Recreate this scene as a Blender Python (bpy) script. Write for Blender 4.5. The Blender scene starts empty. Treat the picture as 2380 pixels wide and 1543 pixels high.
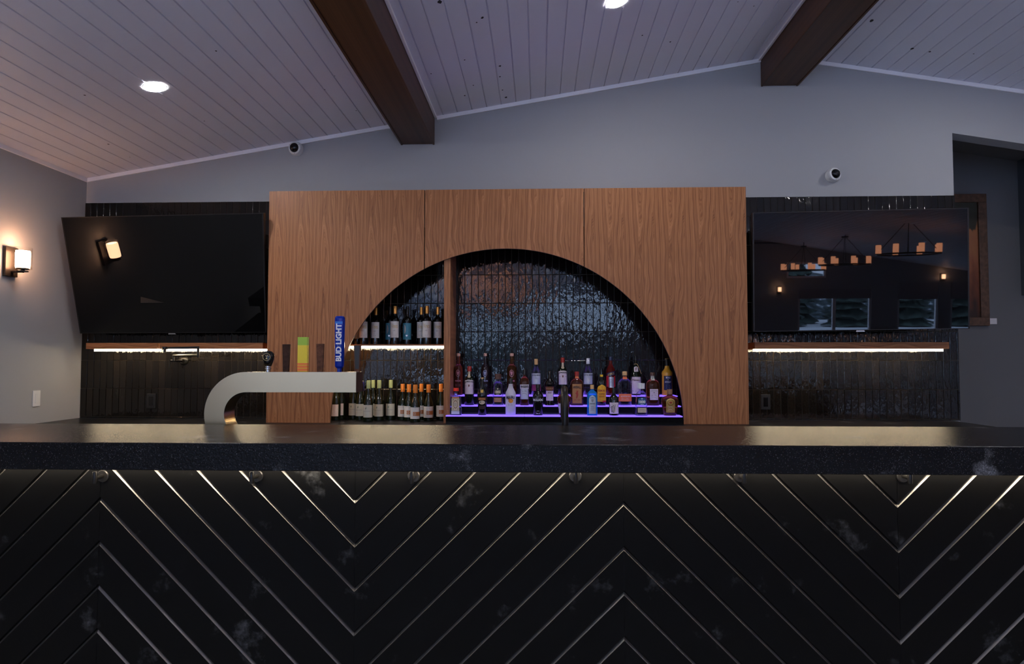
import bpy, math, random
from mathutils import Vector, Matrix
random.seed(7)
PI = math.pi
C = bpy.context.scene.collection
sc = bpy.context.scene

# ---------------------------------------------------------------- camera
FP, CX, CY, H = 1590.0, 1190.0, 771.5, 1.36        # focal length in px of the 2380 x 1543 frame, eye height
YAW, PITCH = math.atan(60 / FP), math.atan(66 / FP)
FW = Vector((-math.sin(YAW) * math.cos(PITCH), math.cos(YAW) * math.cos(PITCH), math.sin(PITCH)))
RT = Vector((math.cos(YAW), math.sin(YAW), 0))
UP = RT.cross(FW)
EYE = Vector((0, 0, H))
cam = bpy.data.objects.new('camera', bpy.data.cameras.new('camera'))
C.objects.link(cam)
cam.matrix_world = Matrix.Translation(EYE) @ Matrix((RT, UP, -FW)).transposed().to_4x4()
cam.data.sensor_width = 36
cam.data.lens = FP / 2380 * 36
cam.data.clip_end = 100
sc.camera = cam

# ---------------------------------------------------------------- world, exposure
SKY = (0.42, 0.58, 0.90)
SKY_S = 10.0
w = bpy.data.worlds.new('dusk')
sc.world = w
w.use_nodes = True
bg = w.node_tree.nodes['Background']
bg.inputs[0].default_value = (*SKY, 1)
bg.inputs[1].default_value = SKY_S
sc.view_settings.view_transform = 'Standard'
sc.view_settings.look = 'None'
sc.view_settings.exposure = 0.40
sc.view_settings.gamma = 1.0
sc.view_settings.use_curve_mapping = False
cy = sc.cycles
cy.use_denoising = True
cy.max_bounces = 10
cy.diffuse_bounces = 5
cy.glossy_bounces = 5
cy.transmission_bounces = 9
cy.transparent_max_bounces = 10
cy.caustics_reflective = False
cy.caustics_refractive = False
cy.sample_clamp_indirect = 6.0
LED_S, UNDER_S, DISC_S, SCONCE_S, CANDLE_S, PURPLE_S = 27.0, 34.0, 225.0, 42.0, 8.0, 1.3
LED_C = (1.0, 0.82, 0.53)
WIN_REAR = [(-3.45, -0.5, 0.4, 2.6), (0.1, 2.5, 2.15, 3.15), (0.3, 2.4, 0.7, 1.9),  # first opening is unseen, added and enlarged to brighten the left wall
            (5.9, 7.75, 0.75, 1.9), (8.4, 9.4, 0.75, 2.05), (9.7, 10.7, 0.75, 2.05), (5.6, 6.6, 2.2, 2.62)]
WIN_LEFT = [(-7.7, -6.4, 0.8, 2.3), (-3.7, -2.2, 0.8, 2.3)]
RW, LW, RGT, BW = -9.0, -3.585, 11.0, 5.26        # room: rear, left, right, back wall planes
def portal(loc, sx, sy, rot):
    l = bpy.data.lights.new('window_portal', 'AREA')
    l.shape = 'RECTANGLE'; l.size = sx; l.size_y = sy
    l.cycles.is_portal = True
    o = bpy.data.objects.new('window_portal', l); C.objects.link(o)
    o.location = loc; o.rotation_euler = rot
for a, b, c, d in WIN_REAR:
    portal(((a + b) / 2, RW - 0.02, (c + d) / 2), b - a, d - c, (-PI / 2, 0, PI))
for a, b, c, d in WIN_LEFT:
    portal((LW - 0.02, (a + b) / 2, (c + d) / 2), b - a, d - c, (PI / 2, 0, PI / 2 + PI))

# ---------------------------------------------------------------- helpers
def ray(x, y):
    return (FW + RT * ((x - CX) / FP) - UP * ((y - CY) / FP)).normalized()
def at(x, y, Y):
    d = ray(x, y); return EYE + d * (Y / d.y)
def atx(x, y, X):
    d = ray(x, y); return EYE + d * (X / d.x)
def atz(x, y, Z):
    d = ray(x, y); return EYE + d * ((Z - H) / d.z)

class MB:
    def __init__(s): s.v = []; s.f = []; s.m = []; s.sm = []
    def add(s, vs, fs, mi=0, smooth=False):
        o = len(s.v); s.v += [tuple(v) for v in vs]
        for f in fs:
            s.f.append([i + o for i in f]); s.m.append(mi); s.sm.append(smooth)
        return s
    def box(s, x0, x1, y0, y1, z0, z1, mi=0):
        v = [(x, y, z) for z in (z0, z1) for y in (y0, y1) for x in (x0, x1)]
        return s.add(v, [(0, 2, 3, 1), (4, 5, 7, 6), (0, 1, 5, 4), (2, 6, 7, 3), (0, 4, 6, 2), (1, 3, 7, 5)], mi)
    def prism(s, poly, y0, y1, mi=0, smooth=False):      # poly in XZ, counter-clockwise seen from -y
        n = len(poly)
        v = [(x, y0, z) for x, z in poly] + [(x, y1, z) for x, z in poly]
        s.add(v, [list(range(n)), list(range(2 * n - 1, n - 1, -1))], mi)
        s.add(v, [(i, i + n, (i + 1) % n + n, (i + 1) % n) for i in range(n)], mi, smooth)
        return s
    def lathe(s, prof, n=24, mi=0, M=None, smooth=True, cap=True):     # prof: (r, z)
        M = M or Matrix.Identity(4)
        vs = []; fs = []
        for r, z in prof:
            for k in range(n):
                a = 2 * PI * k / n; vs.append(M @ Vector((r * math.cos(a), r * math.sin(a), z)))
        for i in range(len(prof) - 1):
            for k in range(n):
                a = i * n + k; b = i * n + (k + 1) % n
                fs.append((a, b, b + n, a + n))
        s.add(vs, fs, mi, smooth)
        if cap:
            o = len(s.v) - len(vs)
            s.f.append([o + k for k in range(n - 1, -1, -1)]); s.m.append(mi); s.sm.append(False)
            e = o + (len(prof) - 1) * n
            s.f.append([e + k for k in range(n)]); s.m.append(mi); s.sm.append(False)
        return s
    def tube(s, pts, r, n=12, mi=0):
        pts = [Vector(p) for p in pts]; vs = []; fs = []; ref = None
        for i, p in enumerate(pts):
            t = (pts[min(i + 1, len(pts) - 1)] - pts[max(i - 1, 0)]).normalized()
            if ref is None:
                ref = t.orthogonal().normalized()
            ref = (ref - t * ref.dot(t)).normalized(); b = t.cross(ref)
            for k in range(n):
                a = 2 * PI * k / n; vs.append(p + ref * (r * math.cos(a)) + b * (r * math.sin(a)))
        for i in range(len(pts) - 1):
            for k in range(n):
                a = i * n + k; c = i * n + (k + 1) % n; fs.append((a, c, c + n, a + n))
        s.add(vs, fs, mi, True)
        e = len(vs) - n
        s.add([vs[k] for k in range(n)], [list(range(n - 1, -1, -1))], mi)
        s.add([vs[e + k] for k in range(n)], [list(range(n))], mi)
        return s
    def xf(s, M):
        s.v = [tuple(M @ Vector(v)) for v in s.v]; return s
    def build(s, name, mats, parent=None, bevel=0, angle=35):
        me = bpy.data.meshes.new(name); me.from_pydata(s.v, [], s.f)
        for m in (mats if isinstance(mats, (list, tuple)) else [mats]): me.materials.append(m)
        me.polygons.foreach_set('material_index', s.m)
        me.polygons.foreach_set('use_smooth', s.sm)
        if any(s.sm): me.set_sharp_from_angle(angle=math.radians(angle))
        me.update()
        o = bpy.data.objects.new(name, me); C.objects.link(o)
        if parent is not None: o.parent = parent
        if bevel:
            b = o.modifiers.new('bevel', 'BEVEL'); b.width = bevel; b.segments = 2; b.limit_method = 'ANGLE'; b.angle_limit = 0.6
        return o
def tag(o, label=None, cat=None, group=None, kind=None):
    if label: o['label'] = label
    if cat: o['category'] = cat
    if group: o['group'] = group
    if kind: o['kind'] = kind
    return o
def thing(name, label, cat, loc=(0, 0, 0), group=None, rz=0):
    o = bpy.data.objects.new(name, None); C.objects.link(o)
    o.empty_display_size = 0.05; o.location = loc; o.rotation_euler = (0, 0, rz)
    return tag(o, label, cat, group)
def struct(o, label=None): return tag(o, label, kind='structure')
def kids(o): return [c for c in bpy.data.objects if c.parent is o]
def copy_tree(o, parent=None):
    ch = kids(o); c = o.copy(); C.objects.link(c); c.parent = parent
    for k in ch: copy_tree(k, c)
    return c

# ---------------------------------------------------------------- materials
def lin(c):
    return tuple(((v / 255) / 12.92 if v / 255 <= 0.04045 else ((v / 255 + 0.055) / 1.055) ** 2.4) for v in c)
MC = {}
def mat(name, col, rough=0.5, metal=0.0, trans=0.0, ior=1.45, spec=0.5, emit=None, es=0.0, bump=0.0, bscale=40.0, var=0.0, coat=0.0):
    if name in MC: return MC[name]
    m = bpy.data.materials.new(name); m.use_nodes = True; MC[name] = m
    nt = m.node_tree; p = nt.nodes['Principled BSDF']
    p.inputs['Base Color'].default_value = (*col, 1)
    p.inputs['Roughness'].default_value = rough
    p.inputs['Metallic'].default_value = metal
    p.inputs['Transmission Weight'].default_value = trans
    p.inputs['IOR'].default_value = ior
    p.inputs['Specular IOR Level'].default_value = spec
    p.inputs['Coat Weight'].default_value = coat
    if emit:
        p.inputs['Emission Color'].default_value = (*emit, 1); p.inputs['Emission Strength'].default_value = es
    if bump or var:
        tc = nt.nodes.new('ShaderNodeTexCoord'); nz = nt.nodes.new('ShaderNodeTexNoise')
        nz.inputs['Scale'].default_value = bscale; nz.inputs['Detail'].default_value = 4
        nt.links.new(tc.outputs['Object'], nz.inputs['Vector'])
        if bump:
            b = nt.nodes.new('ShaderNodeBump'); b.inputs['Strength'].default_value = bump; b.inputs['Distance'].default_value = 0.002
            nt.links.new(nz.outputs['Fac'], b.inputs['Height']); nt.links.new(b.outputs['Normal'], p.inputs['Normal'])
        if var:
            r = nt.nodes.new('ShaderNodeValToRGB')
            r.color_ramp.elements[0].position = 0.35; r.color_ramp.elements[1].position = 0.65
            r.color_ramp.elements[0].color = (*[c * (1 - var) for c in col], 1)
            r.color_ramp.elements[1].color = (*[min(1, c * (1 + var)) for c in col], 1)
            nt.links.new(nz.outputs['Fac'], r.inputs['Fac']); nt.links.new(r.outputs['Color'], p.inputs['Base Color'])
    return m
class N:
    def __init__(s, m): s.t = m.node_tree
    def __call__(s, typ, **k):
        n = s.t.nodes.new(typ)
        for a, b in k.items(): setattr(n, a, b)
        return n
    def l(s, a, b): s.t.links.new(a, b)
    def math(s, op, a, b=None, c=None):
        n = s.t.nodes.new('ShaderNodeMath'); n.operation = op
        for i, x in enumerate((a, b, c)):
            if x is None: continue
            if isinstance(x, (int, float)): n.inputs[i].default_value = x
            else: s.l(x, n.inputs[i])
        return n.outputs[0]
    def ramp(s, fac, stops):
        n = s.t.nodes.new('ShaderNodeValToRGB'); e = n.color_ramp.elements
        while len(e) < len(stops): e.new(0.5)
        for q, (p, c) in zip(e, stops):
            q.position = p; q.color = (*c, 1) if len(c) == 3 else c
        s.l(fac, n.inputs['Fac']); return n.outputs['Color']

# walnut veneer: repeated leaves of cathedral grain
def veneer(name, leaf=0.172, dark=1.0, off=0.0, amp=90.0, flip=1.0, horizontal=False):
    m = mat(name, (0.2, 0.09, 0.04), rough=0.42, spec=0.35)
    n = N(m); p = m.node_tree.nodes['Principled BSDF']
    tc = n('ShaderNodeTexCoord'); sp = n('ShaderNodeSeparateXYZ'); n.l(tc.outputs['Object'], sp.inputs[0])
    X, Z = (sp.outputs['Z'], sp.outputs['X']) if horizontal else (sp.outputs['X'], sp.outputs['Z'])
    if horizontal: X = n.math('ADD', sp.outputs['Z'], sp.outputs['Y'])
    u = n.math('SUBTRACT', n.math('FRACT', n.math('ADD', n.math('DIVIDE', X, leaf), 50.37 + off)), 0.5)
    leafid = n.math('FLOOR', n.math('ADD', n.math('DIVIDE', X, leaf), 50.37 + off))
    zz = n.math('ADD', n.math('MULTIPLY', Z, flip), n.math('MULTIPLY', leafid, 0.006))
    cb = n('ShaderNodeCombineXYZ'); n.l(n.math('MULTIPLY', u, 1.6), cb.inputs[0]); n.l(n.math('MULTIPLY', zz, 1.7), cb.inputs[1])
    cb.inputs[2].default_value = off * 3.1
    nz = n('ShaderNodeTexNoise'); nz.inputs['Scale'].default_value = 1.6; nz.inputs['Detail'].default_value = 2.0
    n.l(cb.outputs[0], nz.inputs['Vector'])
    wob = n.math('MULTIPLY', n.math('SUBTRACT', nz.outputs['Fac'], 0.5), 2.4)
    uu = n.math('ADD', u, n.math('MULTIPLY', n.math('SUBTRACT', nz.outputs['Fac'], 0.5), 0.16))
    au = n.math('POWER', n.math('ABSOLUTE', uu), 1.5)
    f = n.math('ADD', n.math('ADD', n.math('MULTIPLY', zz, 1.1), n.math('MULTIPLY', au, 12.0)), wob)
    # fine pore noise
    mp = n('ShaderNodeMapping'); n.l(tc.outputs['Object'], mp.inputs['Vector'])
    mp.inputs['Scale'].default_value = (3, 300, 300) if horizontal else (420, 420, 7)
    fn = n('ShaderNodeTexNoise'); fn.inputs['Scale'].default_value = 1; fn.inputs['Detail'].default_value = 3
    n.l(mp.outputs[0], fn.inputs['Vector'])
    s1 = n.math('SINE', n.math('MULTIPLY', f, 52.0)); s2 = n.math('SINE', n.math('MULTIPLY', f, 9.7)); s3 = n.math('SINE', n.math('MULTIPLY', f, 4.1))
    g = n.math('ADD', n.math('ADD', n.math('MULTIPLY', s1, 0.13), n.math('MULTIPLY', s2, 0.13)), n.math('MULTIPLY', s3, 0.13))
    g = n.math('ADD', g, n.math('MULTIPLY', n.math('SUBTRACT', fn.outputs['Fac'], 0.5), 1.1))
    g = n.math('ADD', g, 0.5)
    k = dark
    col = n.ramp(g, [(0.05, (0.16 * k, 0.060 * k, 0.024 * k)), (0.5, (0.345 * k, 0.138 * k, 0.054 * k)), (0.95, (0.49 * k, 0.21 * k, 0.090 * k))])
    n.l(col, p.inputs['Base Color'])
    return m
V1 = veneer('walnut_a', off=0.13)
V2 = veneer('walnut_b', leaf=0.19, off=0.41)
V3 = veneer('walnut_c', leaf=0.215, off=0.77, flip=-1.0)
VB = veneer('beam_wood', leaf=0.5, dark=0.20, off=0.2)
VH = veneer('walnut_horizontal', leaf=0.3, dark=0.9, off=0.3, horizontal=True)

M_wall = mat('wall_paint', (0.37, 0.375, 0.39), rough=0.75, spec=0.25, bump=0.12, bscale=260)
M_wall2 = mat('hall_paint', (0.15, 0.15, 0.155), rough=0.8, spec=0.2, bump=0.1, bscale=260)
M_ceil = mat('ceiling_paint', (0.76, 0.77, 0.87), rough=0.5, spec=0.35, bump=0.04, bscale=60)
M_trim = mat('trim_paint', (0.93, 0.92, 0.95), rough=0.45)
M_knot = mat('knot_hole', (0.03, 0.03, 0.035), rough=0.8)
M_floor = mat('floor_wood', (0.50, 0.51, 0.53), rough=0.4, var=0.2, bscale=5)  # unseen floor, tone raised to bounce light onto the ceiling
M_black = mat('black_satin', (0.008, 0.008, 0.009), rough=0.45)
M_blackgloss = mat('black_gloss', (0.006, 0.006, 0.007), rough=0.12)
M_plastic = mat('white_plastic', (0.72, 0.72, 0.72), rough=0.4)
M_bronze = mat('dark_bronze', (0.035, 0.028, 0.024), rough=0.38, metal=0.6)
M_gun = mat('matte_black_metal', (0.03, 0.028, 0.027), rough=0.3, metal=0.7)
M_paper = mat('paper_white', (0.66, 0.63, 0.64), rough=0.6)
M_led = mat('led_warm', (0.9, 0.85, 0.7), emit=LED_C, es=LED_S)
M_under = mat('led_under', (0.9, 0.85, 0.7), emit=(1.0, 0.86, 0.66), es=UNDER_S)
M_disc = mat('disc_light', (0.9, 0.9, 0.9), emit=(1.0, 0.97, 0.96), es=DISC_S)
M_shade = mat('sconce_shade', (0.9, 0.85, 0.8), emit=(1.0, 0.53, 0.30), es=SCONCE_S)
M_candle = mat('candle_shade', (0.8, 0.6, 0.4), emit=(1.0, 0.40, 0.21), es=CANDLE_S)
M_purple = mat('purple_glow', (0.25, 0.2, 0.5), rough=0.3, emit=(0.17, 0.085, 0.85), es=PURPLE_S)
M_screen = mat('tv_screen', (0.0025, 0.0025, 0.003), rough=0.015, spec=0.38)
M_bezel = mat('tv_bezel', (0.006, 0.006, 0.007), rough=0.3)

# thin clear glass (no refraction, so a lamp inside keeps lighting the room)
def thin_glass(name, tint=(1, 1, 1)):
    m = bpy.data.materials.new(name); m.use_nodes = True; MC[name] = m
    nt = m.node_tree; nt.nodes.clear()
    o = nt.nodes.new('ShaderNodeOutputMaterial'); mx = nt.nodes.new('ShaderNodeMixShader')
    t = nt.nodes.new('ShaderNodeBsdfTransparent'); t.inputs[0].default_value = (*tint, 1)
    g = nt.nodes.new('ShaderNodeBsdfGlossy'); g.inputs['Roughness'].default_value = 0.03
    f = nt.nodes.new('ShaderNodeLayerWeight'); f.inputs[0].default_value = 0.12
    nt.links.new(f.outputs['Facing'], mx.inputs[0]); nt.links.new(t.outputs[0], mx.inputs[1]); nt.links.new(g.outputs[0], mx.inputs[2])
    nt.links.new(mx.outputs[0], o.inputs[0]); return m
M_thin = thin_glass('clear_glass_cylinder', (0.97, 0.95, 0.93))

# dark stone
def stone(name, rough, speck=True):
    m = mat(name, (0.012, 0.012, 0.014), rough=rough, spec=0.10)
    n = N(m); p = m.node_tree.nodes['Principled BSDF']; tc = n('ShaderNodeTexCoord')
    a = n('ShaderNodeTexNoise'); a.inputs['Scale'].default_value = 260; a.inputs['Detail'].default_value = 3
    n.l(tc.outputs['Object'], a.inputs['Vector'])
    b = n('ShaderNodeTexNoise'); b.inputs['Scale'].default_value = 7; b.inputs['Detail'].default_value = 5
    n.l(tc.outputs['Object'], b.inputs['Vector'])
    vo = n('ShaderNodeTexVoronoi'); vo.inputs['Scale'].default_value = 210
    n.l(tc.outputs['Object'], vo.inputs['Vector'])
    s1 = n.math('MULTIPLY', n.math('GREATER_THAN', a.outputs['Fac'], 0.66), 0.06)
    s2 = n.math('MULTIPLY', n.math('LESS_THAN', vo.outputs['Distance'], 0.16), n.math('MULTIPLY', n.math('GREATER_THAN', b.outputs['Fac'], 0.50), 0.09))
    cl = n.math('MULTIPLY', n.math('MAXIMUM', n.math('SUBTRACT', b.outputs['Fac'], 0.61), 0.0), n.math('MULTIPLY', n.math('POWER', a.outputs['Fac'], 2.0), 3.4))
    tot = n.math('ADD', n.math('ADD', s1, s2), cl)
    base = n('ShaderNodeMixRGB'); base.inputs[1].default_value = (0.0075, 0.0075, 0.0088, 1); base.inputs[2].default_value = (0.85, 0.86, 0.9, 1)
    n.l(tot, base.inputs[0]); n.l(base.outputs[0], p.inputs['Base Color'])
    bp = n('ShaderNodeBump'); bp.inputs['Strength'].default_value = 0.6; bp.inputs['Distance'].default_value = 0.003
    c = n('ShaderNodeTexNoise'); c.inputs['Scale'].default_value = 85; c.inputs['Detail'].default_value = 4
    n.l(tc.outputs['Object'], c.inputs['Vector'])
    n.l(c.outputs['Fac'], bp.inputs['Height']); n.l(bp.outputs['Normal'], p.inputs['Normal'])
    return m
M_stone = stone('black_granite', 0.24)
M_stone2 = stone('black_granite_back', 0.3)
M_stone2.node_tree.nodes['Principled BSDF'].inputs['Base Color'].default_value = (0.02, 0.02, 0.02, 1)

# handmade glazed tile
M_tile = mat('glazed_tile', (0.010, 0.009, 0.009), rough=0.055, spec=0.5)
n = N(M_tile); p = M_tile.node_tree.nodes['Principled BSDF']
tc = n('ShaderNodeTexCoord'); mp = n('ShaderNodeMapping'); mp.inputs['Scale'].default_value = (1.25, 1, 0.55)
n.l(tc.outputs['Object'], mp.inputs['Vector'])
a = n('ShaderNodeTexNoise'); a.inputs['Scale'].default_value = 34; a.inputs['Detail'].default_value = 2.5; a.inputs['Roughness'].default_value = 0.5
n.l(mp.outputs[0], a.inputs['Vector'])
b = n('ShaderNodeBump'); b.inputs['Strength'].default_value = 1.0; b.inputs['Distance'].default_value = 0.0016
n.l(a.outputs['Fac'], b.inputs['Height']); n.l(b.outputs['Normal'], p.inputs['Normal'])
geo = n('ShaderNodeNewGeometry')
c = n.ramp(geo.outputs['Random Per Island'], [(0.0, (0.006, 0.005, 0.0045)), (0.6, (0.009, 0.0075, 0.0065)), (1.0, (0.014, 0.011, 0.009))])
n.l(c, p.inputs['Base Color'])
M_grout = mat('grout', (0.13, 0.105, 0.08), rough=0.8)

# black painted chevron planks, with scuffs
M_plank = mat('black_plank', (0.010, 0.010, 0.011), rough=0.5, spec=0.08)
n = N(M_plank); p = M_plank.node_tree.nodes['Principled BSDF']; tc = n('ShaderNodeTexCoord')
a = n('ShaderNodeTexNoise'); a.inputs['Scale'].default_value = 5; a.inputs['Detail'].default_value = 6; a.inputs['Roughness'].default_value = 0.65
n.l(tc.outputs['Object'], a.inputs['Vector'])
b = n('ShaderNodeTexNoise'); b.inputs['Scale'].default_value = 60; b.inputs['Detail'].default_value = 4
n.l(tc.outputs['Object'], b.inputs['Vector'])
k = n.math('MULTIPLY', n.math('MAXIMUM', n.math('SUBTRACT', a.outputs['Fac'], 0.60), 0.0), n.math('MULTIPLY', n.math('POWER', b.outputs['Fac'], 2.0), 2.0))
mx = n('ShaderNodeMixRGB'); mx.inputs[1].default_value = (0.0034, 0.0033, 0.0034, 1); mx.inputs[2].default_value = (0.6, 0.62, 0.66, 1)
n.l(k, mx.inputs[0]); n.l(mx.outputs[0], p.inputs['Base Color'])
n.l(n.math('ADD', n.math('MULTIPLY', a.outputs['Fac'], 0.25), 0.36), p.inputs['Roughness'])
M_edge = mat('plank_edge_metal', (0.19, 0.18, 0.17), rough=0.34, metal=0.85)
M_brass = mat('brushed_champagne_steel', (0.46, 0.345, 0.21), rough=0.30, metal=1.0, bump=0.05, bscale=300)
M_steel = mat('steel', (0.6, 0.6, 0.6), rough=0.25, metal=1.0)

# ---------------------------------------------------------------- room shell
SL = 0.1660
RX, RZ = 1.871, 3.71
def cz(x): return RZ - SL * abs(RX - x)
def holes_wall(axis, pos, thick, u0, u1, z0, z1f, holes, mi=0):
    mb = MB()
    us = sorted(set([u0, u1, RX if u0 < RX < u1 and axis == 'y' else u0] + [h for q in holes for h in q[:2]]))
    zs = sorted(set([z0] + [h for q in holes for h in q[2:]]))
    def quad(ua, ub, za0, za1, zb0, zb1):
        if axis == 'y':
            mb.prism([(ua, za0), (ub, zb0), (ub, zb1), (ua, za1)], min(pos, pos + thick), max(pos, pos + thick))
        else:
            x0, x1 = min(pos, pos + thick), max(pos, pos + thick)
            v = [(x, y, z) for x in (x0, x1) for y, z in ((ua, za0), (ub, zb0), (ub, zb1), (ua, za1))]
            mb.add(v, [(0, 3, 2, 1), (4, 5, 6, 7), (0, 1, 5, 4), (1, 2, 6, 5), (2, 3, 7, 6), (3, 0, 4, 7)])
    for i in range(len(us) - 1):
        ua, ub = us[i], us[i + 1]; um = (ua + ub) / 2
        for j in range(len(zs)):
            za = zs[j]; last = j == len(zs) - 1
            zm = za + 0.01
            if any(h[0] < um < h[1] and h[2] < zm < h[3] for h in holes): continue
            if last: quad(ua, ub, za, z1f(ua), za, z1f(ub))
            else: quad(ua, ub, za, zs[j + 1], za, zs[j + 1])
    return mb
struct(MB().box(LW - 0.1, RGT + 0.1, RW - 0.1, 6.5, -0.1, 0).build('floor', M_floor), 'unseen wooden floor of the bar room, lightened to bounce light upward')
# back wall with the opening at the right
OX = 3.153
bw = MB()
bw.prism([(LW, 0), (OX, 0), (OX, 3.088), (OX, cz(OX) + .02), (RX, RZ + .02), (LW, cz(LW) + .02)], BW, BW + 0.13)
bw.prism([(OX, 3.088), (RGT, 3.088 - 0.17 * (RGT - OX)), (RGT, cz(RGT) + .02), (OX, cz(OX) + .02)], BW, BW + 0.13)
struct(bw.build('wall_back', M_wall), 'grey painted back wall behind the bar with an opening at the right')
struct(holes_wall('x', LW, -0.1, RW, BW + .13, 0, lambda y: cz(LW) + .02, WIN_LEFT).build('wall_left', M_wall), 'grey painted side wall at the left')
struct(MB().box(RGT, RGT + 0.1, RW, 6.5, 0, 3.2).build('wall_right', M_wall), 'grey wall far at the right')
struct(holes_wall('y', RW, -0.1, LW, RGT, 0, lambda x: cz(x) + .02, WIN_REAR).build('wall_rear', M_wall), 'wall with windows behind the viewer')
# hall beyond the opening
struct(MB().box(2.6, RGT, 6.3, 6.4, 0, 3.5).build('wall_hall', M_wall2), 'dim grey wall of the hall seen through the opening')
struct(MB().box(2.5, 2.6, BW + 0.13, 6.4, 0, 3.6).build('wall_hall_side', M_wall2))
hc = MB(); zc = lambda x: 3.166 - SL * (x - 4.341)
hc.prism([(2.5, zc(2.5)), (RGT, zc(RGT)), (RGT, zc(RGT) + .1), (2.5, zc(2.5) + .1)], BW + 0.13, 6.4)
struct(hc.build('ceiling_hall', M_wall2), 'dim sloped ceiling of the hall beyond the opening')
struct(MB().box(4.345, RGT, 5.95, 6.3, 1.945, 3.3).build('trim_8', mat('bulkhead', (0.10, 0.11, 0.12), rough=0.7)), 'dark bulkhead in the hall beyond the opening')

def grooved(x0, x1, name, label):
    mb = MB(); pitch = 0.1139; g = 0.0046; d = 0.009; prof = []
    sgn = 1
    x = x0
    prof.append((x0, cz(x0)))
    k = 1
    while x0 + k * pitch < x1 - 0.01:
        xc = x0 + k * pitch
        prof += [(xc - g, cz(xc - g)), (xc - g * .6, cz(xc) + d), (xc + g * .6, cz(xc) + d), (xc + g, cz(xc + g))]
        k += 1
    prof.append((x1, cz(x1)))
    n = len(prof); v = [(a, RW, b) for a, b in prof] + [(a, BW, b) for a, b in prof]
    mb.add(v, [(i, i + n, i + n + 1, i + 1) for i in range(n - 1)])
    v2 = [(x0, RW, cz(x0) + .12), (x1, RW, cz(x1) + .12), (x0, BW, cz(x0) + .12), (x1, BW, cz(x1) + .12)]
    mb.add(v2, [(0, 1, 3, 2)])
    return mb
def knots(mb, pts):
    for (px, py, r) in pts:
        dr = ray(px, py)
        if True:
            # intersect with the near slope
            for s_ in (1, -1):
                # z = RZ - SL*(RX-x)*s_
                t = (RZ - s_ * SL * RX - H) / (dr.z - s_ * SL * dr.x)
                q = EYE + dr * t
                if t > 0 and ((s_ == 1 and q.x <= RX) or (s_ == -1 and q.x > RX)): break
        n_ = 9; vs = [(q.x, q.y, cz(q.x) - .0008)]
        for k in range(n_):
            a = 2 * PI * k / n_; rr = r * random.uniform(.75, 1.15)
            x = q.x + rr * math.cos(a); vs.append((x, q.y + 1.5 * rr * math.sin(a), cz(x) - .0008))
        mb.add(vs, [(0, 1 + (k + 1) % n_, 1 + k) for k in range(n_)], 1)
c1 = grooved(LW, RX, 'ceiling', '')
knots(c1, [(1022, 4, .014), (1121, 41, .009), (1162, 153, .009), (1162, 178, .007), (1168, 209, .006), (1176, 226, .010), (1108, 52, .005), (1080, 139, .005), (1100, 198, .005),
           (1002, 171, .005), (1080, 222, .006), (1493, 82, .006), (1558, 97, .006), (1627, 130, .004), (1715, 4, .004), (1752, 14, .004),
           (197, 221, .006), (252, 335, .006), (475, 281, .004), (502, 118, .005), (302, 365, .003), (755, 208, .004), (828, 257, .004), (778, 176, .003)])
struct(c1.build('ceiling', [M_ceil, M_knot]), 'vaulted ceiling of white painted boards, the long slope at left and middle')
c2 = grooved(RX, RGT, 'ceiling', '')
knots(c2, [(2026, 48, .012), (2120, 113, .010), (2161, 120, .008), (2263, 125, .004)])
struct(c2.build('ceiling_right_slope', [M_ceil, M_knot]), 'vaulted ceiling of white painted boards, the slope at the right')
# trims
def slope_trim(x0, x1, name, label):
    t = .03
    struct(MB().prism([(x0, cz(x0) - t), (x1, cz(x1) - t), (x1, cz(x1) - .0005), (x0, cz(x0) - .0005)], BW - .014, BW - .0005).build(name, M_trim, bevel=.003), label)
BL, BR = (-1.069, -0.805), (1.722, 2.002)
slope_trim(LW + .001, BL[0] - .001, 'trim_1', 'white moulding along the wall top left of the near beam')
slope_trim(BL[1] + .02, BR[0] - .001, 'trim_2', 'white moulding along the wall top between the beams')
slope_trim(BR[1] + .001, RGT, 'trim_3', 'white moulding along the wall top right of the ridge beam')
struct(MB().box(LW, LW + .014, RW, BW - .015, cz(LW) - .03, cz(LW + .014) - .0005).build('trim_4', M_trim, bevel=.003), 'white moulding along the top of the left wall')
def side_trim(x0, x1, name, label):
    struct(MB().prism([(x0, cz(x0) - .018), (x1, cz(x1) - .018), (x1, cz(x1) - .0005), (x0, cz(x0) - .0005)], RW, BW - .015).build(name, M_trim, bevel=.003), label)
side_trim(BL[1] + .001, BL[1] + .02, 'trim_5', 'white moulding along the right side of the left beam')
side_trim(BR[0] - .021, BR[0] - .001, 'trim_6', 'white moulding along the left side of the ridge beam')
# beams
def beam(x0, x1, zb, label):
    mb = MB(); ztop = min(cz(x0), cz(x1)) - .001
    t = thing('ceiling_beam', label, 'beam', ((x0 + x1) / 2, 0, zb), 'wooden ceiling beams')
    mid = [(x1, cz(x1) - .001), (x0, cz(x0) - .001)]
    if x0 < RX < x1: mid = [(x1, cz(x1) - .001), (RX, RZ - .001), (x0, cz(x0) - .001)]
    mb.prism([(x0, zb + .006), (x1, zb + .006)] + mid, RW + .001, BW - .001)
    mb.v = [(v[0] - (x0 + x1) / 2, v[1], v[2] - zb) for v in mb.v]
    mb.build('beam_casing', VB, t)
    e = MB(); hw_ = (x1 - x0) / 2
    for sx in (-1, 1):
        e.box(min(sx * hw_, sx * (hw_ - .014)), max(sx * hw_, sx * (hw_ - .014)), RW + .001, BW - .001, 0, .0058)
    e.build('edge_strip', VB, t, bevel=.002)
beam(BL[0], BL[1], 3.044, 'dark brown boxed wooden beam running overhead left of the middle')
beam(BR[0], BR[1], 3.467, 'dark brown boxed wooden beam under the ceiling ridge at right')

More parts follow.
